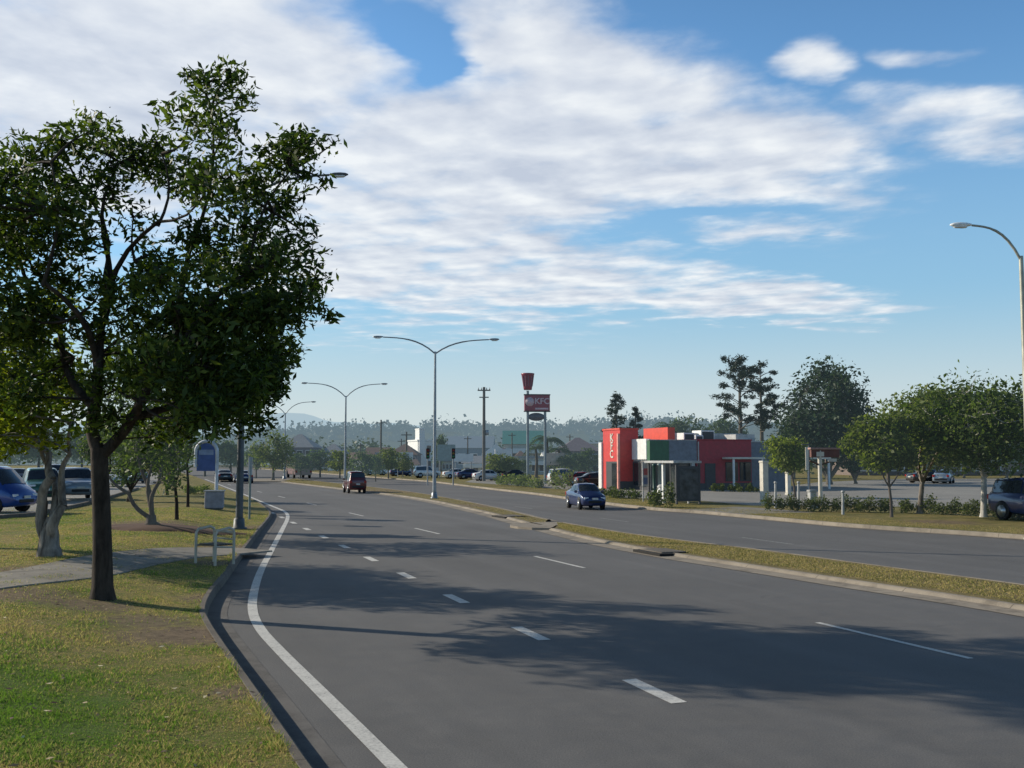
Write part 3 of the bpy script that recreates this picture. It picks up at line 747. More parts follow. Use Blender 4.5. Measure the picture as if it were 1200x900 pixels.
# --- dark leaning multi-stem in mulch bed
def tree_lean():
    b0 = GL(178, 618); Y = b0.y
    def q(px, py, dy=0): p = A(px, py, Y+dy); return (p.x-b0.x, dy, p.z-b0.z)
    rng = np.random.default_rng(15); cl = []
    for (px, py, r, n) in [(170,520,30,4),(200,535,24,3),(150,505,28,3),(185,490,32,3),(205,555,18,2),(140,540,20,2),(170,455,34,3),(215,480,28,2),(130,470,30,2),(195,570,14,2),(235,470,26,2)]:
        for k in range(n):
            p = q(px+rng.normal()*6, py+rng.normal()*6, float(np.clip(rng.normal()*1.2,-2.2,2.2))); rr = r*Y/F
            cl.append((*p, rr, rr, rr*.85, (r/26)**2))
    lim = [(q(174,606),q(150,576,-.3),.08,.06),(q(150,578,-.3),q(122,548,-.5),.06,.03),(q(177,606),q(170,560,.3),.09,.06),(q(170,562,.3),q(160,500,.3),.06,.03),
           (q(179,606),q(186,565,-.2),.09,.06),(q(186,567,-.2),q(200,500),.06,.03),(q(179,604),q(180,540,.5),.07,.04),(q(180,545,.5),q(175,470,.3),.04,.02)]
    tree('spreading_tree', 'dark green tree with leaning splayed stems in a brown mulch bed', 'tree', b0, cl, [q(178,618),q(177,612),q(177,604)], [.22,.18,.16], lim, LEAF_MID, BARK_B, 190, 0.18, 16)
    m = MB(); n = 40; vs = [(b0.x+.2, b0.y, b0.z+.10)]
    for rr, h in ((.6,.09),(.88,.045),(1.0,-.03)):
        for k in range(n):
            a = 6.283*k/n; q = rr*(1+.13*math.sin(3*a+1)+.08*math.sin(7*a)+.05*math.sin(13*a))
            vs.append((b0.x+.4+2.5*q*math.cos(a), b0.y+1.6*q*math.sin(a), float(vz(b0.x+.4+2.5*q*math.cos(a), b0.y+1.6*q*math.sin(a)))+h))
    fs = [(0,1+k,1+(k+1)%n) for k in range(n)] + [(1+r*n+k,1+(r+1)*n+k,1+(r+1)*n+(k+1)%n,1+r*n+(k+1)%n) for r in range(2) for k in range(n)]
    m.add(vs, fs, 0, True); struct('mulch_bed', m, concrete('mulch', (0.11,0.065,0.045)))
tree_lean()
def slim(px, py, top, cpx, r, n, name, label, seed, lm=LEAF_MID, bm=BARK_D, npr=170, size=0.18, tr=0.09, cat='tree', low=None, flat=.85, group=None, wid=None, spread=1.0):
    """small standard tree: base pixel, crown between pixel rows top..low, half width r px"""
    b0 = GL(px, py) if px < 260 else G(px, py, ZV); Y = b0.y; s = Y/F
    rng = np.random.default_rng(seed)
    low = low if low is not None else py - (py-top)*0.4
    cz = (A(px, (top+low)/2, Y).z - b0.z); rz = (low-top)/2*s; rx = r*s
    cl = round_clumps(rng, n, cz, rx*0.8, rz*0.8, rx*0.42, flat)
    ox = (cpx-px)*s
    cl = [(c[0]+ox, *c[1:]) for c in cl]
    h = A(px, low, Y).z - b0.z
    tpts = [(0,0,0),(ox*.1+.03*h*.3,0,h*.4),(ox*.3,.02,h*.8),(ox*.6,0,h+rz*.4)]
    lim = [(tpts[2],(ox+rx*.5*math.cos(a)*spread,rx*.5*math.sin(a)*spread,cz+rz*.3*((i%3)-0.6)),tr*.6,tr*.25) for i, a in enumerate([0.3,1.6,2.9,4.1,5.3])]
    return tree(name, label, cat, b0, cl, tpts, [tr,tr*.9,tr*.8,tr*.5], lim, lm, bm, npr, size, seed+1, 0.5, group)
slim(207,609,470,197,25,20,'slim_tree','thin dark-stemmed small tree right of the mulch bed, front of a pair',31, low=560, tr=.07)
slim(220,594,470,212,15,14,'slim_tree','thin dark-stemmed small tree beside the bus stop hoop, rear of a pair',33, low=530, tr=.07)
slim(150,588,478,158,34,30,'understorey_tree','dense dark green small tree behind the leaning splayed tree',37, low=572, tr=.09, npr=200)
slim(196,580,486,190,30,26,'understorey_tree','dense dark green small tree between the leaning tree and the bus stop hoop',38, low=566, tr=.09, npr=200)
slim(124,580,482,118,26,22,'understorey_tree','dense dark small tree just right of the near trunk, at the car park edge',39, low=562, tr=.09, npr=190)
slim(-70,640,380,-70,110,46,'verge_tree','broad tree at the far left edge of the verge',35, low=540, lm=LEAF_YG, npr=230, tr=.2, bm=BARK_P)
slim(320,562,505,320,27,24,'olive_tree','yellow-green rounded tree beyond the kerb at the far left bend',36, low=550, lm=LEAF_FAR2, bm=BARK_H, npr=120, size=.35, tr=.18)
# right-hand carpark trees
slim(1045,606,482,1040,42,34,'car_park_tree','yellow-green tree with thin brown stem, leftmost of the three in the hedge',41, low=562, lm=LEAF_R, npr=240, size=.2, tr=.07, bm=BARK_B, flat=.7)
slim(1078,602,452,1092,58,46,'car_park_tree','olive-leaved tree with pale forked trunk, middle of the three in the hedge',43, low=556, lm=LEAF_R, npr=280, size=.2, tr=.13, bm=BARK_P, flat=.7)
slim(1153,606,448,1160,82,60,'car_park_tree','wide dark green tree with white slanting trunk near the right edge',45, low=548, lm=LEAF_MID, npr=300, size=.2, tr=.14, bm=BARK_W, flat=.7)
slim(932,583,512,922,28,24,'light_green_tree','small light green tree beside the white column',47, low=552, lm=LEAF_R, npr=150, size=.22, tr=.08, bm=BARK_B)
slim(972,568,420,970,56,62,'fig_tree','tall rounded blue-green tree behind the car park, largest on the right',49, low=560, lm=LEAF_BLUE, npr=230, size=.42, tr=.35, bm=BARK_H)
slim(1003,567,470,1000,20,24,'cypress_tree','dark narrow tree against the right side of the tall rounded tree',50, low=562, lm=LEAF_PINE, npr=220, size=.35, tr=.18, bm=BARK_H)
slim(800,560,488,802,30,24,'back_garden_tree','green tree showing above the roof of the red restaurant',51, low=540, lm=LEAF_FAR, npr=150, size=.5, tr=.2, bm=BARK_H)
slim(848,560,492,850,30,24,'back_garden_tree','green tree between restaurant roof and tall hoop pine',52, low=540, lm=LEAF_FAR, npr=150, size=.5, tr=.2, bm=BARK_H)
slim(930,562,494,935,26,24,'back_garden_tree','dark green tree at the right end of the restaurant',53, low=550, lm=LEAF_BLUE, npr=170, size=.42, tr=.2, bm=BARK_H)

def hoop_pine(px, py, top, r, label, seed, tiers, name='hoop_pine', cone=True, tufts=9):
    b0 = G(px, py, ZV); Y = b0.y; s = Y/F; rng = np.random.default_rng(seed)
    H = A(px, top, Y).z - ZV; t = thing(name, label, 'tree', b0)
    b = MB(); b.tube([(0,0,0),(0.1,0,H*.5),(0,0,H)], [.3,.2,.04], 8); cl = []
    z0 = H*0.42
    nb = tiers*(3 if cone else 4)
    for i in range(nb):
        f = (i+rng.random())/nb; z = z0 + (H-z0)*f*0.97
        rad = r*s*((1-f)**0.7*0.95+0.12) if cone else r*s*(0.55+0.5*abs(math.sin(f*6+seed)))*(1 if f < .7 else (1.32-f)*1.6)
        a = rng.random()*6.283; L = rad*(0.5+.65*rng.random()); rise = .10+.30*rng.random()
        e = Vector((math.cos(a)*L, math.sin(a)*L, z + L*rise))
        limb(b, (0,0,z), e, .06, .025, rng, .12, 4, 4)
        for q in range(tufts//3):
            g = (0.50 if cone else 0.62)+(0.54 if cone else 0.42)*(q+rng.random())/(tufts/3); cr = (0.20*r*s*0.5+.22)*(.7+.6*rng.random())
            c = Vector((0,0,z)).lerp(e, g); cl.append((c.x+rng.normal()*.15,c.y+rng.normal()*.15,c.z+.1,cr,cr,cr*.75,1))
    cl.append((0,0,H,.45,.45,.6,1))
    b.build('trunk', BARK_H, t); V, n = leaves_np(cl, rng, 34 if cone else 55, .34, .3, 0.0, .2); npmesh('crown', V, n, 4, LEAF_PINE, t)
    return t
hoop_pine(868,566,420,36,'tall sparse hoop pine with tiered branches behind the restaurant',61,9,cone=False)
hoop_pine(893,564,428,24,'slender sparse hoop pine just right of the taller one',62,9,cone=False)
hoop_pine(722,562,462,20,'cone-shaped dark pine showing above the red tower',63,10)
hoop_pine(745,562,478,13,'small dark pine right of the cone-shaped pine above the tower',64,7)

def palm(px, py, top, r, label, seed, nf=16, lm=LEAF_FAR):
    b0 = G(px, py, ZV); Y = b0.y; s = Y/F; rng = np.random.default_rng(seed); H = A(px, top, Y).z - ZV
    t = thing('palm_tree', label, 'palm', b0); b = MB(); b.tube([(0,0,0),(.1,0,H*.5),(0,0,H*.86)], [.2,.15,.12], 8); b.build('trunk', BARK_H, t)
    V = []
    for i in range(nf):
        a = rng.random()*6.28; L = r*s*(.8+.4*rng.random()); up = .1+.5*rng.random(); 
        for k in range(14):
            f = (k+1)/14; c = np.array([math.cos(a)*L*f, math.sin(a)*L*f, H*.86 + L*(up*1.8*f - (up+.75)*f*f)])
            for sg in (-1,1):
                d = np.array([-math.sin(a)*sg*.8+math.cos(a)*.5, math.cos(a)*sg*.8+math.sin(a)*.5, -.5]); d /= np.linalg.norm(d); l = L*.32*(1-f*.6)
                w = np.array([math.cos(a), math.sin(a), 0])*.07
                V += [c-w, c+w, c+d*l+w*.2, c+d*l-w*.2]
    V = np.array(V); npmesh('crown', V, len(V)//4, 4, lm, t); return t
palm(641,566,507,24,'palm-like dark green tree right of the tall pylon sign poles',71,26)
palm(655,565,520,16,'shorter palm just right of the pylon sign palm',72,18)
palm(628,566,518,15,'shorter palm close between the pylon sign poles',73,18)
palm(786,560,490,26,'palm showing above the restaurant roof box',74,18)

# --- background trees (mid distance), copies of three kinds
def proto(seed, lm, n=22, npr=80):
    rng = np.random.default_rng(seed); cl = round_clumps(rng, n, 4.2, 2.3, 1.9, 1.25, .8)
    lim = [((0,0,2.2),(1.3*math.cos(a),1.3*math.sin(a),4.2),.1,.04) for a in (0.2,1.9,3.3,4.9)]
    return cl, lim, lm, npr
specs = [(81,LEAF_FAR),(82,LEAF_FAR2),(83,LEAF_FAR)]
protos = [None]*3
bg = [ # px, base py, top py, half-width px, kind, label
 (352,560,530,18,0,'low grey-green tree left of the reddish bus'),
 (375,559,526,20,0,'grey-green tree right of the reddish bus'),
 (398,560,528,18,1,'pale olive tree behind the maroon four-wheel drive, left side'),
 (424,566,528,17,0,'dark bushy tree on the median right behind the maroon four-wheel drive'),
 (440,564,532,13,0,'small dark tree on the median right of the maroon four-wheel drive'),
 (455,560,526,17,1,'olive tree in front of the far houses, left of the white building'),
 (472,559,530,13,1,'small olive tree beside the white two-storey building'),
 (581,563,532,19,1,'round olive bush tree right of the power pole'),
 (598,563,535,15,1,'round olive tree midway between power pole and pylon sign'),
 (612,562,538,12,0,'small tree just left of the pylon sign'),
 (660,566,532,20,0,'green tree over the parked cars right of the pylon sign'),
 (678,563,530,16,0,'dark tree left of the red tower'),
 (690,560,524,14,0,'dark tree directly behind the red tower, left edge'),
 (515,556,508,11,0,'narrow green tree right behind the white building'),
 (300,560,520,16,0,'dark green tree behind the lamp pole at left'),
 (270,558,515,22,0,'dark green tree right of the bus stop hoop'),
 (240,558,510,24,0,'dark green tree behind the bus stop hoop'),
 (190,556,505,26,0,'dark tree at the far side of the left car park, behind the mulch bed'),
 (140,556,500,28,0,'dark tree at the far side of the left car park, by the near trunk'),
 (95,556,500,28,0,'dark tree at the far side of the left car park, behind the silver car'),
 (45,556,498,30,0,'dark tree at the far side of the left car park, behind the blue van'),
 (-10,556,500,30,0,'dark tree behind the blue van at the left frame edge'),
 (1040,562,500,26,0,'dark tree behind the car park, left of the low shop'),
 (1085,560,505,26,0,'dark tree behind the low shop, left part'),
 (1130,560,500,26,0,'dark tree behind the low shop, middle'),
 (1180,560,498,30,0,'dark tree behind the low shop, right end'),
 (905,560,515,18,0,'dark tree behind the grey end of the restaurant'),
]
for i, (px, py, top, hw, kd, lab) in enumerate(bg):
    Y = G(px, py, ZV).y; s = Y/F; loc = G(px, py, ZV); H = A(px, top, Y).z - ZV
    sc = (hw*s/3.2, hw*s/3.2, H/6.6)
    if protos[kd] is None:
        cl, lim, lm, npr = proto(81+kd*3, specs[kd][1])
        protos[kd] = tree('background_tree', lab, 'tree', loc, cl, [(0,0,0),(.05,0,1.2),(0,0,2.6),(0,0,4)], [.17,.15,.12,.05], lim, lm, BARK_H, npr, .5, 90+kd, .55, 'trees in the middle distance', twig=False)
        protos[kd].scale = sc
    else: dup(protos[kd], loc, i*1.7, lab, sc)

# --- hedge, shrubs
def shrub(name, label, cat, pts, h, w, lm, npr, size, seed, group=None):
    rng = np.random.default_rng(seed); o = pts[0]; cl = []
    L = sum((pts[i+1]-pts[i]).length for i in range(len(pts)-1)); n = max(3, int(L/(w*0.7)))
    for k in range(n):
        t = k/max(1,n-1)*(len(pts)-1); i = min(int(t), len(pts)-2); p = pts[i].lerp(pts[i+1], t-i)
        hh = h*(.7+.5*rng.random()); cl.append((p.x-o.x+rng.normal()*w*.15, p.y-o.y+rng.normal()*w*.15, hh*.5, w*.6, w*.6, hh*.55, hh/h))
    V, nn = leaves_np(cl, rng, npr, size, .5, -.1, .3)
    ob = npmesh(name, V, nn, 4, lm); ob.location = o; return tag(ob, label, cat, group)
HEDGE = leafmat('hedge_leaf', [(0.03,0.045,0.012),(0.075,0.095,0.025),(0.14,0.15,0.05)], .35, .02)
shrub('hedge', 'long low green hedge between the car park and roadside grass', 'hedge', [G(905,599,ZV), G(990,600,ZV), G(1080,602,ZV), G(1165,606,ZV), G(1215,610,ZV)], .75, .55, HEDGE, 420, .11, 101)
shrub('shrub', 'bushy green shrub at the foot of the bus shelter', 'shrub', [G(762,594,ZV), G(782,595,ZV)], 1.1, .6, HEDGE, 380, .16, 102)
shrub('shrub', 'low olive shrub bed in front of the red tower', 'shrub', [G(709,583,ZV), G(745,585,ZV)], .7, .7, HEDGE, 260, .16, 103)
shrub('shrub', 'low scrubby planting at the foot of the pylon sign', 'shrub', [G(585,568,ZV), G(612,570,ZV), G(632,572,ZV)], 1.0, 1.1, LEAF_FAR2, 170, .25, 104)
shrub('shrub', 'low brown-green bush left behind the blue sedan', 'shrub', [G(648,573,ZV), G(664,574,ZV)], 1.6, 1.0, LEAF_FAR2, 200, .25, 105)
shrub('shrub', 'low yellow shrub on the verge behind the bus stop hoop', 'shrub', [GL(219,579), GL(240,578)], .55, .7, LEAF_R, 260, .14, 106)
shrub('shrub', 'dark low shrub against the restaurant under its awning', 'shrub', [G(840,576,ZV), G(885,577,ZV)], .6, .6, HEDGE, 200, .16, 107)

# ------------------------------------------------------------------ hills and the far wood
def hills():
    rng = np.random.default_rng(44)
    def ridge(name, Y, pts, mat, depth):
        m = MB(); n = 160; xs = np.linspace(pts[0][0], pts[-1][0], n)
        ys = np.interp(xs, [p[0] for p in pts], [p[1] for p in pts])
        ys = ys + 1.1*np.sin(xs*.05) + .8*np.sin(xs*.13+1)
        rows = 8; vs = []
        for r in range(rows):
            f = r/(rows-1)
            for x, y in zip(xs, ys):
                top = A(x, y, Y); zf = math.sin(f*math.pi/2)
                p = Vector((top.x*(1+0*f), Y - depth*(1-f), top.z*zf - .2)); p.x = top.x
                vs.append(p)
        fs = [(r*n+i, r*n+i+1, (r+1)*n+i+1, (r+1)*n+i) for r in range(rows-1) for i in range(n-1)]
        m.add(vs, fs, 0, True); struct(name, m, mat); return xs, ys
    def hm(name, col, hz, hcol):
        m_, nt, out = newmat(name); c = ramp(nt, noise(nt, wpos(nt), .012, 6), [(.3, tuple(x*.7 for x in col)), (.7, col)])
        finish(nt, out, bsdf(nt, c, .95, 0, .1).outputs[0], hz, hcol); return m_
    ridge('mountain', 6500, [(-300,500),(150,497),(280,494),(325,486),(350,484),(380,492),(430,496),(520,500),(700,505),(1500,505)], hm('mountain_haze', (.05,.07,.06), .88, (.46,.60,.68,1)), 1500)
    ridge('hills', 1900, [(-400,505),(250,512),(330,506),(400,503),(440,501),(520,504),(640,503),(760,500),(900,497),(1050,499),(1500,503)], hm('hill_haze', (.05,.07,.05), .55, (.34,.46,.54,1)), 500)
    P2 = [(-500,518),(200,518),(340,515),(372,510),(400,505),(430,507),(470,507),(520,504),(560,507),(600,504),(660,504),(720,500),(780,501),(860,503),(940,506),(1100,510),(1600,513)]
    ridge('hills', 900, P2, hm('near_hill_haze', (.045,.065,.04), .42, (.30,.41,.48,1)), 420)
    # wooded slope: one mass of far-off crowns
    cl = []
    for i in range(1500):
        x = -250 + 1750*rng.random(); f = rng.random()**.6; yt = float(np.interp(x, [p[0] for p in P2], [p[1] for p in P2]))
        top = A(x, yt, 900); Y = 900 - 420*(1-f); z = top.z*math.sin(f*math.pi/2)
        r = 2.6+6.5*rng.random()**2.2
        cl.append((top.x, Y, z + r*.35, r, r, r*(.7+.5*rng.random()), .9))
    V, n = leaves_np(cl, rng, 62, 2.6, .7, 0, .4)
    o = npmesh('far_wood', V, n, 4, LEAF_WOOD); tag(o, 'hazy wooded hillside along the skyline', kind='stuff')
    # belt of nearer bushland behind the shops
    cl = []
    for i in range(420):
        x = -300 + 1850*rng.random(); Y = 330 + 170*rng.random()
        b = A(x, 545, Y); r = 2.2+2.8*rng.random()
        cl.append((b.x, Y, r*.9 + 2.5*rng.random(), r, r, r*1.1, .9))
    V, n = leaves_np(cl, rng, 90, 1.3, .6, 0, .4)
    o = npmesh('far_wood', V, n, 4, leafmat('belt_leaf', [(.025,.04,.02),(.05,.07,.035),(.08,.10,.05)], .25, .14)); tag(o, 'belt of suburban bushland behind the shops', kind='stuff')
hills()

# ------------------------------------------------------------------ street lamps
GALV = plain('galvanised_steel', (0.30,0.32,0.34), .45, .6, .02)
GALV_D = plain('weathered_steel', (0.11,0.12,0.13), .55, .3)
LENS = plain('lamp_lens', (0.75,0.76,0.74), .2)
def lamp(label, base, top, arms, mat=GALV, group=None, rot=0.0, r=0.11, headmat=None):
    """arms: list of (dx, dy, dz) head positions relative to the pole top, in local axes"""
    t = thing('street_lamp', label, 'street lamp', base, rot, group)
    m = MB(); m.tube([(0,0,0),(0,0,top*.5),(0,0,top)], [r,r*.8,r*.55], 10); m.build('pole', mat, t)
    m = MB(); m.lathe([(r*2.1,0),(r*2.1,.05),(r*1.5,.07),(r*1.4,.35),(r*1.05,.42)], 12); m.build('base_collar', mat, t)
    for (dx, dy, dz) in arms:
        e = Vector((dx,dy,dz)); d = Vector((dx,dy,0)).normalized()
        pts = []
        for k in range(9):
            f = k/8; zz = dz*(1-(1-f)**3.2); pts.append((dx*f, dy*f, top - .15*(1-f) + zz*1.0))
        m = MB(); m.tube(pts, [r*.38]*5 + [r*.30]*4, 8); m.build('arm', mat, t)
        hx = top + dz
        m = MB(); ang = math.atan2(dy, dx)
        m.lathe([(.03,0),(.06,.03),(.11,.18),(.125,.4),(.10,.6),(.04,.70)], 10, axis='x')
        M = Matrix.Translation((dx, dy, hx+.02)) @ Matrix.Rotation(ang, 4, 'Z') @ Matrix.Diagonal((1,1,.62,1)); m.xform(M)
        h = m.build('lamp_head', headmat or mat, t)
        m = MB(); m.lathe([(.08,-.04),(.10,.06),(.09,.3),(.04,.38)], 10, axis='x')
        m.xform(Matrix.Translation((dx, dy, hx-.04)) @ Matrix.Rotation(ang, 4, 'Z') @ Matrix.Translation((.22,0,0)) @ Matrix.Diagonal((1,1,.6,1))); m.build('lens', LENS, h)
    return t
def dbl(px, py, fork_y, hl, hr, label, rot=0):
    b = G(px, py, ZM); Y = b.y; top = A(px, fork_y, Y).z - ZM
    arms = [(A(h[0], h[1], Y).x - b.x, 0, A(px, h[1], Y).z - ZM - top) for h in (hl, hr)]
    return lamp(label, b, top, arms, group='double-arm lamps along the median', r=.13)
dbl(509,584,412,(449,395),(573,398),'tall double-arm street lamp on the median, nearest of the double lamps')
dbl(404,569,464,(361,449),(446,450),'double-arm street lamp second along the median, above the maroon vehicle')
dbl(333,561.5,484,(307,473),(364,471),'farthest double-arm street lamp, partly behind tree foliage')
b = GL(280,620); Yl = b.y; tz = A(280,232,Yl).z-b.z
lamp('dark single-arm street lamp on the left verge, its top hidden in the near tree', b, tz, [(A(386,205,Yl).x-b.x, 0, A(280,205,Yl).z-b.z-tz)], GALV_D, r=.14)
b = G(1209.5,632.5,ZV); Yl = b.y; tz = A(1209,300,Yl).z-ZV
lamp('single-arm street lamp at the right edge of the roadside grass', b, tz, [(A(1139,264,Yl).x-b.x, 0.0, A(1139,264,Yl).z-ZV-tz)], plain('yellowed_steel', (.38,.37,.30), .5, .3), r=.12, headmat=plain('lamp_white', (.8,.8,.78), .4))

# power pole
TIMBER = plain('pole_timber', (0.10,0.085,0.07), .9, 0, .08)
b = G(567,564,ZV); Yl = b.y; H = A(567,455,Yl).z
t = thing('power_pole', 'dark timber power pole with crossarm left of the pylon sign', 'power pole', b)
m = MB(); m.tube([(0,0,0),(0,0,H)], [.2,.15], 10); m.build('pole', TIMBER, t)
m = MB(); m.box(-.75,.75,-.06,.06,H-.45,-.31+H); m.box(-.55,.55,-.06,.06,H-1.25,H-1.13); m.build('crossarm', TIMBER, t)
for x in (-.65,-.3,.3,.65):
    m = MB(); m.lathe([(.05,0),(.07,.08),(.04,.12),(.06,.2),(.02,.25)], 8, c=(x,0,H-.31)); m.build('insulator', plain('porcelain', (.5,.48,.45), .3), t)
m = MB(); m.lathe([(.16,0),(.2,.05),(.2,.55),(.16,.6)], 12, c=(.36,0,H-5.6)); m.build('transformer', GALV, t)
for (px, py, top, lab) in [(446,556,492,'thin bare pole left of the white building'), (476,556,506,'short dark pole close to the white building')]:
    b = G(px,py,ZV); H = A(px,top,b.y).z - ZV
    t = thing('power_pole', lab, 'power pole', b); m = MB(); m.tube([(0,0,0),(0,0,H)], [.2,.13], 8); m.build('pole', TIMBER, t)
    m = MB(); m.box(-.9,.9,-.06,.06,H-.6,H-.45); m.build('crossarm', TIMBER, t)

# ------------------------------------------------------------------ text helper (real lettering as mesh)
def text(name, s, size, M, mat, parent, depth=.02, align='CENTER', bold=0.0):
    cu = bpy.data.curves.new(name, 'FONT'); cu.body = s; cu.size = size; cu.extrude = depth; cu.offset = bold
    cu.align_x = align; cu.align_y = 'CENTER'; cu.resolution_u = 3
    tmp = bpy.data.objects.new('tmp', cu); COL.objects.link(tmp)
    dg = bpy.context.evaluated_depsgraph_get(); me = bpy.data.meshes.new_from_object(tmp.evaluated_get(dg))
    bpy.data.objects.remove(tmp); bpy.data.curves.remove(cu)
    me.materials.clear(); me.materials.append(mat); me.name = name
    o = bpy.data.objects.new(name, me); COL.objects.link(o); o.parent = parent; o.matrix_local = M; return o
FRONT = Matrix.Rotation(R(90), 4, 'X')
RED = plain('signal_red', (0.60,0.032,0.026), .45, 0, .02, .1)
DKRED = plain('shaded_red', (0.33,0.010,0.026), .55, 0, .02, .15)  # darker copy of the red, the wall's shadow put into its colour
SIGNRED = plain('sign_red', (0.24,0.010,0.035), .35, 0, .05, .15)
ORANGE = plain('orange_red', (0.70,0.06,0.03), .5, 0, .02, .1)
WHITE = plain('white_paint', (0.76,0.76,0.74), .5, 0, .02, .08)
CREAM = plain('cream_paint', (0.62,0.57,0.48), .6, 0, .03, .12)
GREEN = plain('dark_green_panel', (0.02,0.105,0.045), .5, 0, .02)
GREY = plain('blue_grey_panel', (0.13,0.15,0.19), .6, 0, .03)
DGREY = plain('charcoal', (0.035,0.036,0.042), .6, 0, .02)
PALEG = plain('pale_grey', (0.42,0.42,0.41), .6, 0, .02)
PINK = plain('faded_pink', (0.72,0.30,0.24), .5, 0, .02)
GLS = glassmat(); GLSH = glassmat('shop_glass', (.03,.035,.04), .03)

# pylon sign
b = G(628,567,ZV); Yl = b.y; s = Yl/F
t = thing('pylon_sign', 'tall red restaurant pylon sign on two poles with a bucket on top', 'sign', b, R(6))
Z = lambda y: A(628, y, Yl).z - ZV
X_ = lambda x: (x-628)*s
for x in (618.5,639):
    m = MB(); m.tube([(X_(x),0,0),(X_(x),0,Z(458) if x < 620 else Z(464))], .14, 10); m.build('pole', plain('teal_grey_steel', (.16,.2,.22), .5, .2, .08), t)
m = MB(); m.box(X_(614.5),X_(644.5),-.22,.22,Z(482),Z(462.5),0,.05); bd = m.build('sign_board', SIGNRED, t)
for ya, yb in ((463.3,462),(482.7,481.6)):
    m = MB(); m.box(X_(614),X_(645),-.25,.25,Z(ya),Z(yb),0); m.build('frame', DGREY, bd)
LOGOW = plain('faded_white', (.55,.42,.45), .5, 0, .06)
text('lettering', 'KFC', 0.86, Matrix.Translation((X_(635.2),-.235,Z(470.5))) @ FRONT, LOGOW, bd, .015, bold=.02)
m = MB(); m.lathe([(.47,0),(.47,.03)], 20, axis='y', c=(X_(620.6),-.252,Z(471))); m.build('emblem', LOGOW, bd)
m = MB(); m.box(X_(627),X_(642.5),-.235,-.222,Z(480),Z(478)); m.build('lettering_bar', LOGOW, bd)
m = MB(); m.lathe([(.42,0),(.46,.25),(.66,1.55),(.70,1.6),(.70,1.72),(.62,1.74)], 20, c=(X_(618.6),0,Z(457))); bk = m.build('bucket', SIGNRED, t)
m = MB()
for k in range(5):
    a = R(-90) + (k-2)*.5
    m.tube([(X_(618.6)+.50*math.cos(a), .50*math.sin(a), Z(457)+.35), (X_(618.6)+.66*math.cos(a), .66*math.sin(a), Z(457)+1.45)], .06, 6)
m.build('stripe', plain('bucket_stripe', (.16,.03,.07), .5, 0, .06), bk)
m = MB(); m.lathe([(.95,-.1),(1.0,-.06),(1.0,.06),(.95,.1)], 24, axis='y', c=(0,0,0)); m.xform(Matrix.Translation((X_(628.7),0,Z(488.5))) @ Matrix.Diagonal((.9,1,.42,1))); m.build('oval_sign', plain('oval_sign_grey', (.06,.06,.08), .4, 0, .06), t)
m = MB(); m.box(X_(619),X_(638.5),-.05,.05,Z(488.9),Z(488)); m.build('crossbar', DGREY, t)

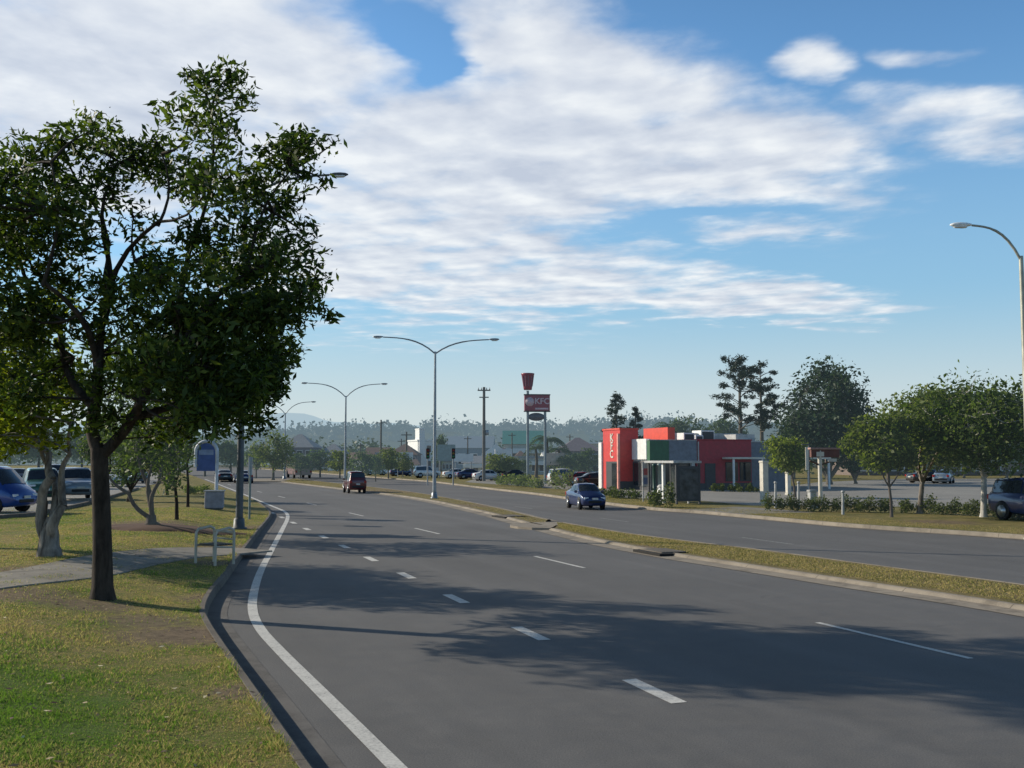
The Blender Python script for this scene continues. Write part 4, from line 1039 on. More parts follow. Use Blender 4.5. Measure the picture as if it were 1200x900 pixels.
# ------------------------------------------------------------------ red restaurant
def restaurant():
    c0 = G(762,575,ZV)
    t = thing('restaurant', 'red fast food restaurant with tower, green and grey fascia panels', 'restaurant', c0, ROADROT)
    def bx(name, mat, *boxes, parent=None, bev=.0):
        m = MB()
        for q in boxes: m.box(*q, 0, bev)
        return m.build(name, mat, parent or t)
    # main block walls (dark lower part on the left, red on the right)
    bx('wall', DGREY, (.02,4.35,.35,6.4,0,2.36))
    w = bx('wall', DKRED, (4.4,9.8,.05,12.8,0,4.1))
    bx('plinth', DGREY, (4.38,9.82,.0,.049,0,.55), parent=w)
    bx('coping', plain('coping_red', (.32,.02,.03), .5), (4.36,9.84,0,12.84,4.105,4.22), parent=w)
    bx('roof', PALEG, (.1,4.38,.4,6.4,2.37,3.95), bev=0)
    f = bx('fascia', GREEN, (-.06,1.72,-.12,.38,2.38,4.08), bev=.02)
    bx('fascia', GREY, (1.74,4.37,-.10,.38,2.38,4.08), bev=.02)
    bx('fascia', WHITE, (-.10,.30,.40,2.92,2.52,4.22), bev=.02)
    bx('fascia_cap', PALEG, (-.12,4.38,-.13,.39,4.085,4.15), bev=.01)
    bx('column', PALEG, (3.9,4.2,-.06,.24,0,2.375), bev=.02)
    for x0, x1 in ((.25,1.35),(1.5,2.6),(2.75,3.8)):
        fr = bx('window', DGREY, (x0,x1,.28,.345,.4,2.2)); bx('pane', GLS, (x0+.07,x1-.07,.262,.278,.48,2.12), parent=fr)
    for y0, y1 in ((.6,1.6),(1.75,2.75)):
        fr = bx('window', DGREY, (-.04,.015,y0,y1,.3,2.3)); bx('pane', GLS, (-.06,-.042,y0+.06,y1-.06,.38,2.22), parent=fr)
    # tower
    tw = bx('tower', RED, (-1.16,.55,3.0,6.2,0,5.0))
    bx('coping', ORANGE, (-1.22,.61,2.94,6.26,5.005,5.16), parent=tw, bev=.02)
    bx('plinth', DGREY, (-1.19,.55,2.97,2.995,0,.7), parent=tw)
    bx('fin', PINK, (-1.36,-1.165,3.0,3.22,0,4.7), parent=tw, bev=.01)
    bx('doorway', DGREY, (-1.18,-1.162,3.5,5.6,0,2.35), parent=tw)
    bx('door_pane', GLS, (-1.20,-1.182,3.6,4.5,.1,2.2), parent=tw)
    side = Matrix.Rotation(R(-90), 4, 'Z') @ FRONT
    for k, ch in enumerate('KFC'):
        text('lettering', ch, .92, Matrix.Translation((-1.175, 4.5, 4.35-.70*k)) @ side, CREAM, tw, .03, bold=.02)
    wp = bx('end_wall', WHITE, (-1.3,-.9,6.25,6.85,0,4.0), bev=.02)
    # roof box, plant
    rb = bx('roof_box', ORANGE, (2.27,2.95,1.0,5.2,3.96,5.2), bev=.02)
    for q in ((5.6,6.7,4,5.2,4.1,4.85),(7.4,8.2,5,6.0,4.1,4.7),(8.6,10.0,6.0,7.6,4.1,5.15)):
        a = bx('air_conditioner', WHITE, q, bev=.03)
        bx('grille', DGREY, (q[0]+.1,q[1]-.1,q[2]-.012,q[2]-.002,q[4]+.12,q[5]-.12), parent=a)
    bx('parapet_trim', WHITE, (4.6,8.4,8,8.2,4.225,4.6))
    # grey end wing with awning
    bx('wing', GREY, (9.85,14.2,.6,12,0,4.0))
    bx('wing_coping', PALEG, (9.86,14.3,.5,12.1,4.005,4.1))
    bx('roof_house', PALEG, (6.0,13.4,6.5,11,4.23,4.9), bev=.03); bx('roof_house', PALEG, (10.6,12.6,3.5,5.5,4.11,4.75), bev=.03)
    pg = bx('pergola', CREAM, (12.0,16.6,-1.8,-1.62,2.55,2.75), bev=.01)
    bx('rafter', CREAM, (12.0,16.6,-.2,-.02,2.55,2.72), parent=pg)
    for k in range(9): bx('slat', CREAM, (12.1+k*.54,12.2+k*.54,-1.9,.1,2.755,2.85), parent=pg)
    for x in (12.2,14.3,16.4): bx('post', WHITE, (x-.07,x+.07,-1.78,-1.64,0,2.54), parent=pg)
    aw = bx('awning', CREAM, (6.9,10.2,-1.5,.045,2.55,2.72), bev=.02)
    for x in (7.1,9.9): bx('post', WHITE, (x-.07,x+.07,-1.4,-1.26,0,2.54), parent=aw)
    for x0, x1 in ((7.2,8.4),(8.6,9.7)):
        fr = bx('window', DGREY, (x0,x1,-.02,.045,.7,2.3)); bx('pane', GLS, (x0+.06,x1-.06,-.04,-.022,.76,2.24), parent=fr)
    bx('door', DGREY, (5.2,6.2,-.01,.045,0,2.2)); bx('downpipe', PALEG, (4.5,4.6,-.06,.045,0,4.0))
restaurant()

# ------------------------------------------------------------------ bus shelter
def shelter():
    b = G(797,590,ZV); t = thing('bus_shelter', 'small dark-framed bus shelter with pale flat roof beside the far road', 'bus shelter', b, ROADROT)
    x0, x1, y0, y1 = -.75, .75, -.9, 2.3
    m = MB(); m.box(x0-.25,x1+.1,y0-.12,y1+.12,2.32,2.46,0,.02); m.build('roof', PALEG, t)
    for x, y in ((x0,y0),(x1,y0),(x0,y1),(x1,y1)):
        m = MB(); m.box(x-.05,x+.05,y-.05,y+.05,0,2.315); m.build('post', DGREY, t)
    m = MB(); m.box(x1-.02,x1+.02,y0+.055,y1-.055,.25,2.1); m.build('back_panel', glassmat('smoked_panel', (.03,.035,.035), .02), t)
    m = MB(); m.box(x0+.06,x1-.06,y0-.06,y0+.06,.15,2.15,0,.02); ad = m.build('advert_panel', DGREY, t)
    m = MB(); m.box(x0+.16,x1-.16,y0-.075,y0-.062,.3,2.0); m.build('poster', plain('dark_poster', (.07,.075,.08), .4, var=.5, scale=2.5), ad)
    m = MB(); m.box(-.05,.05,-.05,.05,0,.42); m.xform(Matrix.Translation((.45,-.2,0))); m2 = m; m2.v += []; 
    m.box(.40,.50,1.5,1.6,0,.42); m.box(.2,.66,-.5,1.9,.42,.48,0,.01); m.build('seat', PALEG, t)
    m = MB(); m.box(x0-.06,x0+.1,.5,.68,0,2.315,0,.01); m.build('pillar', WHITE, t)
    # litter bin beside it
    b2 = G(776,589,ZV); t2 = thing('litter_bin', 'white litter bin left of the bus shelter', 'bin', b2)
    m = MB(); m.lathe([(.22,0),(.27,.1),(.28,.85),(.25,.9)], 14); m.build('body', WHITE, t2)
    m = MB(); m.lathe([(.29,.9),(.29,.95),(.18,1.05),(.03,1.08)], 14); m.build('lid', PALEG, t2)
    # tall menu board / banner posts left of the shelter
    b3 = G(758,588,ZV); t3 = thing('banner_sign', 'upright pale menu board with red patch left of the bus shelter', 'sign', b3, R(8))
    m = MB(); m.box(-.28,.28,-.06,.06,.9,2.35,0,.02); bd = m.build('board', PALEG, t3)
    m = MB(); m.box(-.2,.12,-.075,-.062,1.6,2.0); m.build('red_patch', plain('faded_red', (.45,.12,.12), .5), bd)
    m = MB(); m.box(-.2,.2,-.075,-.062,1.05,1.45); m.build('blue_patch', plain('faded_blue', (.12,.16,.28), .5), bd)
    for x in (-.22,.22):
        m = MB(); m.tube([(x,0,0),(x,0,.9)], .04, 8); m.build('post', PALEG, t3)
    for px, lab in ((767,'dark green post between menu board and bus shelter'), (773,'pale green post against the bus shelter')):
        b4 = G(px,587,ZV); m = MB(); m.lathe([(.16,0),(.16,.05),(.1,.08),(.1,2.1),(.13,2.13),(.13,2.25),(.02,2.3)], 12)
        o = m.build('post', plain('post_green', (.03,.085,.07), .5) if px == 767 else plain('post_pale', (.3,.36,.33), .5)); o.location = b4; tag(o, lab, 'post')
shelter()

# pillars, sign and bollards by the car park entry
def column(px, py, top, w, label, mat=CREAM):
    b = G(px,py,ZV); H = A(px,top,b.y).z-ZV
    t = thing('column', label, 'column', b, ROADROT)
    m = MB(); m.box(-w/2,w/2,-w/2,w/2,.12,H-.12,0,.02); m.build('shaft', mat, t)
    m = MB(); m.box(-w*.62,w*.62,-w*.62,w*.62,0,.12,0,.02); m.build('base', mat, t)
    m = MB(); m.box(-w*.58,w*.58,-w*.58,w*.58,H-.12,H,0,.02); m.build('cap', mat, t)
column(896,591,540,.36,'tall white square column at the car park entry')
column(924,580,553,.30,'short white square column behind the light green tree')
column(952,596,574,.34,'low pale bollard-like column beside the signpost', PALEG)
b = G(962,593,ZV); s = b.y/F; Z = lambda y: A(962,y,b.y).z-ZV
t = thing('entry_sign', 'white post carrying a red-brown roofed sign board at the car park', 'sign', b, R(12))
m = MB(); m.tube([(0,0,0),(0,0,Z(528))], .11, 10); m.build('post', CREAM, t)
m = MB(); m.box(-.55,1.15,-.10,.10,Z(536),Z(527),0,.02); bd = m.build('board', plain('red_brown_board', (.16,.06,.045), .6), t)
m = MB(); m.box(-.62,1.2,-.16,.16,Z(526.8),Z(524.6),0,.01); m.build('cap_rail', plain('faded_brick_rail', (.42,.24,.2), .6), bd)
m = MB(); m.box(-.25,.2,-.125,-.105,Z(535),Z(529.5)); m.build('notice', CREAM, bd)
m = MB(); m.box(.45,.95,-.125,-.105,Z(541),Z(537.5)); m.build('notice', CREAM, bd)
m = MB(); m.tube([(-.6,0,Z(540)),(0,0,Z(545)),(.75,0,Z(540))], .05, 6); m.build('brace', plain('brown_timber', (.12,.07,.05), .8), t)
b = G(947,588,ZV); Z = lambda y: A(947,y,b.y).z-ZV
t = thing('banner_post', 'narrow white hanging banner on a thin post left of the sign board', 'sign', b, R(12))
m = MB(); m.tube([(.16,.06,0),(.16,.06,Z(520))], .045, 8); m.tube([(.16,.06,Z(521)),(-.3,.06,Z(521))], .04, 6); m.build('post', GALV_D, t)
m = MB(); m.box(-.10,.10,-.02,.02,Z(551),Z(524),0,.005); m.build('banner', CREAM, t)
for px, py, top, lab in [(988,603,577,'thin grey stake in the hedge right of the signpost'), (936,596,566,'thin grey stake left of the low bollard'), (909,595,566,'thin grey stake right of the tall column')]:
    b = G(px,py,ZV); H = A(px,top,b.y).z-ZV; m = MB(); m.tube([(0,0,0),(.02,0,H)], [.07,.06], 8); m.lathe([(.09,0),(.09,.06),(.07,.1)], 8, c=(.02,0,H-.02))
    o = m.build('stake', PALEG); o.location = b; tag(o, lab, 'stake')

# ------------------------------------------------------------------ left verge: bench, bus stop hoop, bin, sign post
def bench():
    a = GL(229,660); b_ = GL(261,666)
    ex = (b_-a); ex.z = 0; L = ex.length*.72; rz = math.atan2(ex.y, ex.x)
    t = thing('bench', 'white tubular framed bench with dark slats at the path end', 'bench', a, rz)
    D = .50; H = .82; WT = plain('chalky_white', (.60,.54,.44), .6, var=.2)
    for i, x in enumerate((0, L)):
        m = MB(); m.tube([(x,0,0),(x,0,H-.08),(x,.06,H),(x,D-.12,H+.05),(x,D-.02,H),(x,D,H-.1),(x,D,0)], .034, 8)
        m.tube([(x,0,.44),(x,D,.40)], .022, 8); m.build('end_frame', WT, t)
    m = MB()
    for k in range(5):
        y = .06 + k*.11; m.box(.045,L-.045,y,y+.08,.452,.48,0,.008)
    m.build('seat_slats', plain('dark_slat', (.03,.028,.026), .6), t)
    m = MB(); m.tube([(0,D,H-.06),(L,D,H-.06)], .035, 8); m.tube([(0,D,H*.72),(L,D,H*.72)], .02, 8); m.build('back_rail', WT, t)
bench()
def hoop():
    b = GL(252,594); Y = b.y; s = Y/F; Z = lambda y: A(252,y,Y).z-b.z; X = lambda x: (x-252)*s
    t = thing('bus_stop_sign', 'white hoop bus stop sign with blue panel on the left verge', 'bus stop sign', b)
    r = (X(253)-X(228))/2; cx = X(240.5); zc = Z(517)-r
    pts = [(X(253),0,0),(X(253),0,zc)] + [(cx+r*math.cos(a),0,zc+r*math.sin(a)) for a in [math.pi*k/12 for k in range(1,12)]] + [(X(228),0,zc),(X(228),0,Z(547))]
    m = MB(); m.tube(pts, .085, 8); m.build('hoop', plain('hoop_white', (.6,.62,.66), .5), t)
    m = MB(); n = 12; pl = [(cx+(r-.1)*math.cos(math.pi*k/n), zc+(r-.1)*math.sin(math.pi*k/n)) for k in range(n+1)] + [(X(229.5),Z(552)),(X(251.5),Z(552))]
    vs = [(p[0],-.03,p[1]) for p in pl]+[(p[0],.03,p[1]) for p in pl]; k = len(pl)
    m.add(vs, [tuple(range(k)), tuple(range(k,2*k))[::-1]] + [(i,k+i,k+(i+1)%k,(i+1)%k) for i in range(k)]); pn = m.build('panel', plain('bus_blue', (.06,.11,.30), .45), t)
    m = MB(); m.box(X(232),X(249),-.045,-.032,Z(533),Z(527)); m.build('pale_band', plain('pale_blue_band', (.25,.32,.48), .5), pn)
    b2 = GL(251,597); t2 = thing('equipment_box', 'grey square box at the foot of the bus stop hoop', 'box', b2, R(10))
    m = MB(); m.box(-.42,.42,-.3,.3,.06,.84,0,.03); bo = m.build('cabinet', plain('lilac_grey', (.27,.27,.31), .6), t2)
    m = MB(); m.box(-.46,.46,-.34,.34,.84,.9,0,.02); m.build('lid', PALEG, t2); m = MB(); m.box(-.38,.38,-.26,.26,0,.06); m.build('plinth', DGREY, t2)
    b3 = GL(292,609); t3 = thing('sign_post', 'thin grey-green sign post right of the dark lamp pole', 'sign post', b3)
    H = A(292,536,b3.y).z-b3.z
    m = MB(); m.tube([(0,0,0),(0,0,H)], .05, 8); m.build('post', plain('sage_steel', (.22,.27,.25), .5), t3)
    m = MB(); m.box(-.02,.02,-.28,.28,H-.75,H,0,.01); m.build('plate', PALEG, t3)
hoop()

# ------------------------------------------------------------------ vehicles
TYRE = plain('tyre_rubber', (.012,.012,.013), .85, var=.1); RIM = plain('alloy_rim', (.45,.46,.47), .3, .7)
HEADL = plain('headlight', (.75,.77,.8), .12); TAILL = plain('tail_light', (.35,.015,.012), .25); PLATE = plain('number_plate', (.6,.6,.55), .4); TRIM = plain('black_trim', (.015,.015,.017), .6)
def paint(name, col): return plain('car_paint_'+name, col, .28, .15, .0, .05, coat=.8)
SED = dict(L=4.6, W=1.76, st=[(-2.30,.42,.72,.72,.62,.60),(-2.22,.28,.92,.98,.80,.74),(-1.75,.20,.94,1.05,.87,.78),(-1.45,.18,.94,1.08,.88,.74),(-.75,.18,.94,1.40,.88,.62),(.05,.18,.92,1.44,.88,.62),(.45,.18,.91,1.40,.88,.62),(1.25,.18,.90,.99,.87,.76),(2.0,.22,.76,.82,.84,.72),(2.24,.28,.62,.68,.76,.66),(2.32,.40,.55,.58,.62,.55)], wx=(-1.36,1.38), wr=.32, cab=(3,4,6,7), ends=(1,9))
SUV = dict(L=4.6, W=1.82, st=[(-2.28,.5,.95,.98,.78,.74),(-2.22,.38,1.05,1.12,.88,.76),(-2.15,.30,1.08,1.25,.90,.73),(-1.95,.28,1.08,1.72,.91,.68),(-.6,.26,1.06,1.80,.91,.68),(.1,.26,1.05,1.79,.91,.68),(.42,.26,1.05,1.74,.91,.66),(1.10,.26,1.04,1.13,.90,.80),(1.95,.32,.98,1.03,.88,.78),(2.22,.40,.88,.92,.82,.74),(2.30,.5,.72,.75,.7,.66)], wx=(-1.34,1.38), wr=.37, cab=(2,3,6,7), ends=(0,9))
VAN = dict(L=4.7, W=1.80, st=[(-2.32,.45,1.0,1.05,.82,.78),(-2.28,.32,1.08,1.2,.89,.80),(-2.22,.26,1.10,1.4,.90,.78),(-2.10,.24,1.10,1.93,.90,.72),(-.6,.22,1.08,1.98,.90,.73),(.8,.22,1.06,1.97,.90,.73),(1.10,.22,1.05,1.90,.90,.70),(1.85,.24,1.0,1.15,.89,.78),(2.15,.28,.90,.98,.86,.74),(2.30,.34,.72,.78,.78,.68),(2.36,.45,.6,.62,.66,.6)], wx=(-1.4,1.5), wr=.33, cab=(2,3,6,7), ends=(0,8))
def car(name, label, cat, loc, rz, spec, pt, group=None):
    t = thing(name, label, cat, loc, rz, group); st = spec['st']
    def ring(s):
        x, zb, zt, zr, w, wr = s
        half = [(0,zb),(w*.80,zb),(w*.97,zb+.10),(w*1.0,(zb+zt)*.5+.02),(w*.985,zt-.05),(w*.95,zt),(wr+(w*.95-wr)*.06,zr-.07),(wr*.86,zr-.008),(0,zr+.012)]
        return [(x,-y,z) for y, z in half] + [(x,y,z) for y, z in half[-2:0:-1]]
    rings = [ring(s) for s in st]; k = len(rings[0]); m = MB()
    vs = [p for r in rings for p in r]
    fs = [(i*k+j, (i+1)*k+j, (i+1)*k+(j+1)%k, i*k+(j+1)%k) for i in range(len(rings)-1) for j in range(k)]
    fs += [tuple(range(k)), tuple(range((len(rings)-1)*k, len(rings)*k))[::-1]]
    m.add(vs, [f[::-1] for f in fs], 0, True)
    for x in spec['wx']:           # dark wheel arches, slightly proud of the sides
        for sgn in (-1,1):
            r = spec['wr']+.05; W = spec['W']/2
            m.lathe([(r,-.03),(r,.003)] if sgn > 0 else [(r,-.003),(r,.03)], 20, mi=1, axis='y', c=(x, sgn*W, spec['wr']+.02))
    body = m.build('body', [pt, TRIM], t)
    def patch(nm, i0, i1, j0, j1, mat, a0=.06, a1=.94, b0=.08, b1=.92, off=.012):
        mm = MB(); J = list(range(j0, j1+1)); n = 5; grid = []
        for a in range(n+1):
            f = a0+(a1-a0)*a/n; x = i0+(i1-i0)*f; ii = min(int(x), len(rings)-2); g = x-ii
            row = []
            for q in range(len(J)):
                jj = J[q]; p = Vector(rings[ii][jj%k]).lerp(Vector(rings[ii+1][jj%k]), g); row.append(p)
            # trim ends
            row[0] = row[0].lerp(row[1], b0); row[-1] = row[-2].lerp(row[-1], b1)
            grid.append(row)
        c = Vector((0,0,.8)); flat = []
        for row in grid:
            for p in row:
                d = Vector((0,p.y,p.z-.9)) if nm == 'side_window' else Vector((p.x-(st[i0][0]+st[i1][0])/2*.6, 0, .8))
                if nm == 'side_window': d = Vector((0, p.y, .15))
                flat.append(p + d.normalized()*off)
        w_ = len(J)
        mm.add(flat, [(a*w_+q, (a+1)*w_+q, (a+1)*w_+q+1, a*w_+q+1) for a in range(n) for q in range(w_-1)], 0, True)
        return mm.build(nm, mat, t)
    c0, c1, c2, c3 = spec['cab']
    patch('rear_window', c0, c1, 6, 10, GLS, .10, .88, .0, 1.0, .012)
    patch('windscreen', c2, c3, 6, 10, GLS, .10, .90, .0, 1.0, .012)
    mid = (c1+c2)/2
    for j in (5, 10):
        patch('side_window', c1-.30, mid-.05, j, j+1, GLS, 0, 1, .12, .92); patch('side_window', mid+.05, c2+.42, j, j+1, GLS, 0, 1, .12, .92)
    for x in spec['wx']:
        for sgn in (-1,1):
            r = spec['wr']; y = sgn*(spec['W']/2-.128)
            mm = MB(); mm.lathe([(r*.72,-.11),(r*.95,-.11),(r,-.07),(r,.07),(r*.95,.11),(r*.72,.11)], 18, axis='y', c=(x,y+sgn*.03,r)); wh = mm.build('wheel', TYRE, t)
            mm = MB(); mm.lathe([(.04,0),(r*.2,.012),(r*.6,0),(r*.68,.012),(r*.7,.03)] if sgn > 0 else [(r*.7,-.03),(r*.68,-.012),(r*.6,0),(r*.2,-.012),(.04,0)], 14, axis='y', c=(x,y+sgn*.135,r)); mm.build('rim', RIM, wh)
    xf = st[-2][0]; wf = st[-2][4]; zf = st[-2][2]; xr = st[1][0] if spec['ends'][0] else st[0][0]; wr_ = st[1][4]; zr = st[1][2]
    for sgn in (-1,1):
        mm = MB(); mm.box(xf-.14,xf+.02,min(sgn*wf*.55,sgn*wf*.98),max(sgn*wf*.55,sgn*wf*.98),zf-.06,zf+.08,0,.03); mm.build('headlight', HEADL, t)
        xx = st[1][0]; mm = MB(); mm.box(xx-.09,xx+.10,min(sgn*wr_*.70,sgn*wr_*1.0),max(sgn*wr_*.70,sgn*wr_*1.0),zr-.22,zr+.0,0,.03); mm.build('tail_light', TAILL, t)
        xm = st[c3][0]-.35; mm = MB(); mm.box(xm-.06,xm+.06,min(sgn*(spec['W']/2-.02),sgn*(spec['W']/2+.16)),max(sgn*(spec['W']/2-.02),sgn*(spec['W']/2+.16)),st[c3][2]+.02,st[c3][2]+.16,0,.03); mm.build('mirror', pt, t)
    mm = MB(); xe = st[-1][0]; mm.box(xe-.10,xe+.03,-.45,.45,st[-1][1]-.02,st[-1][1]+.12,0,.02); mm.build('grille', TRIM, t)
    xe0 = st[0][0]; mm = MB(); mm.box(xe0-.03,xe0+.15,-.62,.62,st[0][1]-.03,st[0][1]+.12,0,.02); mm.build('bumper', TRIM, t)
    for x, d in ((xe+.035,.012),(xe0-.042,.012)):
        mm = MB(); zz = (st[-1][1]+.16) if x > 0 else st[0][1]+.2; mm.box(x-d,x+d,-.2,.2,zz,zz+.11); mm.build('number_plate', PLATE, t)
    return t
ROADDIR = math.atan2(AX.y, AX.x)
p = G(686,596); 
blue = car('sedan', 'dark blue sedan driving towards the viewer on the far carriageway', 'car', p, ROADDIR+math.pi-R(7), SED, paint('navy', (.02,.035,.11)))
blue.scale = (.72,.80,.96)
p = G(415,577.5)
suv = car('four_wheel_drive', 'maroon four-wheel drive seen from behind beside the median', 'car', p, ROADDIR+R(-2), SUV, paint('maroon', (.11,.018,.022)))
suv.scale = (.75,.76,.96)
# cars parked to the left
PB = paint('blue', (.015,.06,.26)); 
van = car('people_mover', 'bright blue van parked in the left car park at the picture edge', 'van', G(-26,600,ZL), R(-12), VAN, PB)
g = 'cars in the left car park'
silver = car('hatchback', 'silver four-wheel drive parked behind the twisted pale tree', 'car', G(88,585,ZL), R(-60), SUV, paint('silver', (.34,.38,.42)), g)
sed_s = car('sedan', 'pale blue-grey sedan parked left of the near trunk, farther back', 'car', G(100,573,ZL), R(-60), SED, paint('grey_blue', (.2,.26,.33)), g)
def carcopy(src, px, py, rz, label, z=ZV, pt=None, old=None, group=None):
    d = dup(src, G(px,py,z), rz, label, None, group)
    if pt: recolor(d, old, pt)
    return d
NAVY = paint('navy',()) if False else bpy.data.materials['car_paint_navy']; SIL = bpy.data.materials['car_paint_silver']; GB = bpy.data.materials['car_paint_grey_blue']
PW = paint('white', (.7,.7,.68)); PR = paint('red', (.32,.02,.02)); PK = paint('black', (.02,.02,.022)); PG = paint('green', (.04,.12,.08))
carcopy(silver, 48, 588, R(-60), 'dark teal four-wheel drive parked right of the blue van', ZL, PG, SIL, g)
carcopy(sed_s, 135, 570, R(-60), 'white sedan parked right of the near trunk', ZL, PW, GB, g)
carcopy(sed_s, 118, 567, R(-60), 'dark red sedan glimpsed just behind the near trunk', ZL, PR, GB, g)
carcopy(silver, 148, 563.5, R(-60), 'silver four-wheel drive in the back row right of the near trunk', ZL, None, None, g)
carcopy(sed_s, 40, 566, R(-60), 'white sedan in the back row between the blue van and the twisted tree', ZL, PW, GB, g)
carcopy(sed_s, 160, 566, R(-60), 'grey sedan parked behind the leaning dark tree', ZL, None, None, g)
carcopy(silver, 62, 566, R(-60), 'white four-wheel drive in the back row of the left car park', ZL, PW, SIL, g)
carcopy(sed_s, 20, 568, R(-60), 'dark sedan in the back row behind the blue van', ZL, PK, GB, g)
carcopy(sed_s, 285, 566, ROADDIR, 'dark blue sedan far down the road right of the lamp pole', 0, NAVY, GB, 'far traffic')
carcopy(sed_s, 262, 564.5, ROADDIR, 'black sedan far down the road left of the lamp pole', 0, PK, GB, 'far traffic')
# cars around the far shops
for (px, py, rz, src, pt, old, lab) in [
  (572,563.5,R(20),sed_s,PW,GB,'white sedan parked near the power pole'), (588,563,R(20),sed_s,None,None,'grey-blue sedan parked left of the pylon sign'),
  (604,563.5,R(20),sed_s,PK,GB,'black sedan parked just left of the pylon sign'), (500,560,R(20),silver,PW,SIL,'white four-wheel drive in front of the white building'),
  (535,561,R(20),sed_s,PW,GB,'white sedan in front of the grey warehouse, left one'), (551,561.5,R(20),sed_s,NAVY,GB,'dark blue sedan in front of the grey warehouse, right one'),
  (664,569,R(15),silver,PW,SIL,'white four-wheel drive parked between pylon sign and red tower'), (682,569,R(15),sed_s,PR,GB,'dark red sedan parked left of the red tower'),
  (697,571,R(15),sed_s,PK,GB,'black sedan parked against the red tower'), (440,557,R(25),sed_s,PW,GB,'white sedan below the far houses'), (470,558,R(25),sed_s,NAVY,GB,'dark blue sedan left of the white building')]:
    carcopy(src, px, py, rz, lab, ZV, pt, old, 'cars parked by the far shops').scale = (.8,.8,.92)
g3 = 'cars in the right car park'
carcopy(silver, 1224, 611, ROADDIR+math.pi-R(8), 'dark blue-grey four-wheel drive parked at the right picture edge', ZV, NAVY, SIL, g3)
carcopy(sed_s, 1088, 566, R(15), 'black sedan parked behind the middle hedge tree', ZV, PK, GB, g3)
carcopy(sed_s, 1106, 566.5, R(60), 'pale sedan parked in the shade behind the hedge trees', ZV, None, None, g3)

# far red-brown bus
b = G(350,560); t = thing('bus', 'reddish-brown bus far down the road at left', 'bus', b, ROADDIR)
m = MB(); m.box(-4.2,4.2,-1.2,1.2,.45,2.5,0,.15); m.build('body', plain('bus_red_brown', (.16,.06,.045), .5, 0, .12), t)
for sgn in (-1,1):
    m = MB(); m.box(-3.9,3.6,min(sgn*1.205,sgn*1.22),max(sgn*1.205,sgn*1.22),1.35,2.15); m.build('side_window', GLSH, t)
m = MB(); m.box(-4.225,-4.205,-.95,.95,1.4,2.2); m.build('rear_window', GLSH, t)
m = MB(); m.box(4.205,4.225,-1.05,1.05,1.1,2.25); m.build('windscreen', GLSH, t)
for x in (-2.6,2.8):
    for sgn in (-1,1):
        m = MB(); m.lathe([(.3,-.14),(.48,-.14),(.5,-.1),(.5,.1),(.48,.14),(.3,.14)], 16, axis='y', c=(x,sgn*1.09,.5)); m.build('wheel', TYRE, t)
for sgn in (-1,1):
    m = MB(); m.box(-4.24,-4.2,sgn*1.0-.12,sgn*1.0+.12,.8,1.1); m.build('tail_light', TAILL, t)

# ------------------------------------------------------------------ far buildings
def far_building(name, label, px0, px1, base, top, depth, wallm, roofm, windows=(2,5), roof='flat', rz=0.0, cat='building', bandm=None, over=.4):
    a = G(px0, base, -.1); c = G(px1, base, -.1); Y = a.y; w = (c-a).length; s = Y/F
    H = A(px0, top, Y).z + .1
    t = thing(name, label, cat, (a+c)/2, rz)
    hw = H if roof == 'flat' else H*.62
    m = MB(); m.box(-w/2,w/2,0,depth,0,hw); m.build('wall', wallm, t)
    if roof == 'flat':
        m = MB(); m.box(-w/2-over*.4,w/2+over*.4,-over*.4,depth+over*.4,hw+.003,hw+.35); m.build('roof', roofm, t)
    elif roof == 'gable':      # ridge runs left to right
        m = MB(); o = over; vs = [(-w/2-o,-o,hw),(w/2+o,-o,hw),(w/2+o,depth+o,hw),(-w/2-o,depth+o,hw),(-w/2-o,depth/2,H),(w/2+o,depth/2,H)]
        m.add(vs, [(0,1,5,4),(2,3,4,5),(1,2,5),(3,0,4),(0,3,2,1)]); m.build('roof', roofm, t)
    elif roof == 'hip':
        m = MB(); o = over; q = min(w,depth)*.45; vs = [(-w/2-o,-o,hw),(w/2+o,-o,hw),(w/2+o,depth+o,hw),(-w/2-o,depth+o,hw),(-w/2+q,depth/2,H),(w/2-q,depth/2,H)]
        m.add(vs, [(0,1,5,4),(2,3,4,5),(1,2,5),(3,0,4),(0,3,2,1)]); m.build('roof', roofm, t)
    elif roof == 'front_gable':
        m = MB(); o = over; vs = [(-w/2-o,-o,hw),(w/2+o,-o,hw),(w/2+o,depth+o,hw),(-w/2-o,depth+o,hw),(0,-o,H),(0,depth+o,H)]
        m.add(vs, [(0,4,5,3),(1,2,5,4),(0,1,4),(2,3,5),(0,3,2,1)]); m.build('roof', roofm, t)
    rows, cols = windows
    for r in range(rows):
        for k in range(cols):
            cw = w/cols; x = -w/2 + cw*(k+.5); z = hw*(r+.5)/rows; hh = hw/rows*.25
            m = MB(); m.box(x-cw*.32,x+cw*.32,-.05,-.003,z-hh,z+hh); f = m.build('window', WHITE, t)
            m = MB(); m.box(x-cw*.28,x+cw*.28,-.07,-.052,z-hh*.85,z+hh*.85); m.build('pane', GLSF, f)
    if bandm:
        m = MB(); m.box(-w/2-.05,w/2+.05,-.9,-.004,hw*.62,hw*.82); m.build('awning', bandm, t)
    return t
GLSF = glassmat('far_glass', (.03,.035,.04), .06)
W_FAR = plain('far_white', (.74,.74,.72), .7, 0, .05, .06); C_FAR = plain('far_cream', (.5,.45,.37), .7, 0, .06); G_FAR = plain('far_blue_grey', (.12,.17,.22), .6, 0, .16)
R_FAR = plain('far_roof_grey', (.2,.21,.23), .7, 0, .12); T_FAR = plain('far_teal_roof', (.03,.17,.15), .6, 0, .12); B_FAR = plain('far_brown_roof', (.13,.08,.065), .8, 0, .10); P_FAR = plain('far_plum_grey', (.13,.11,.13), .8, 0, .10)
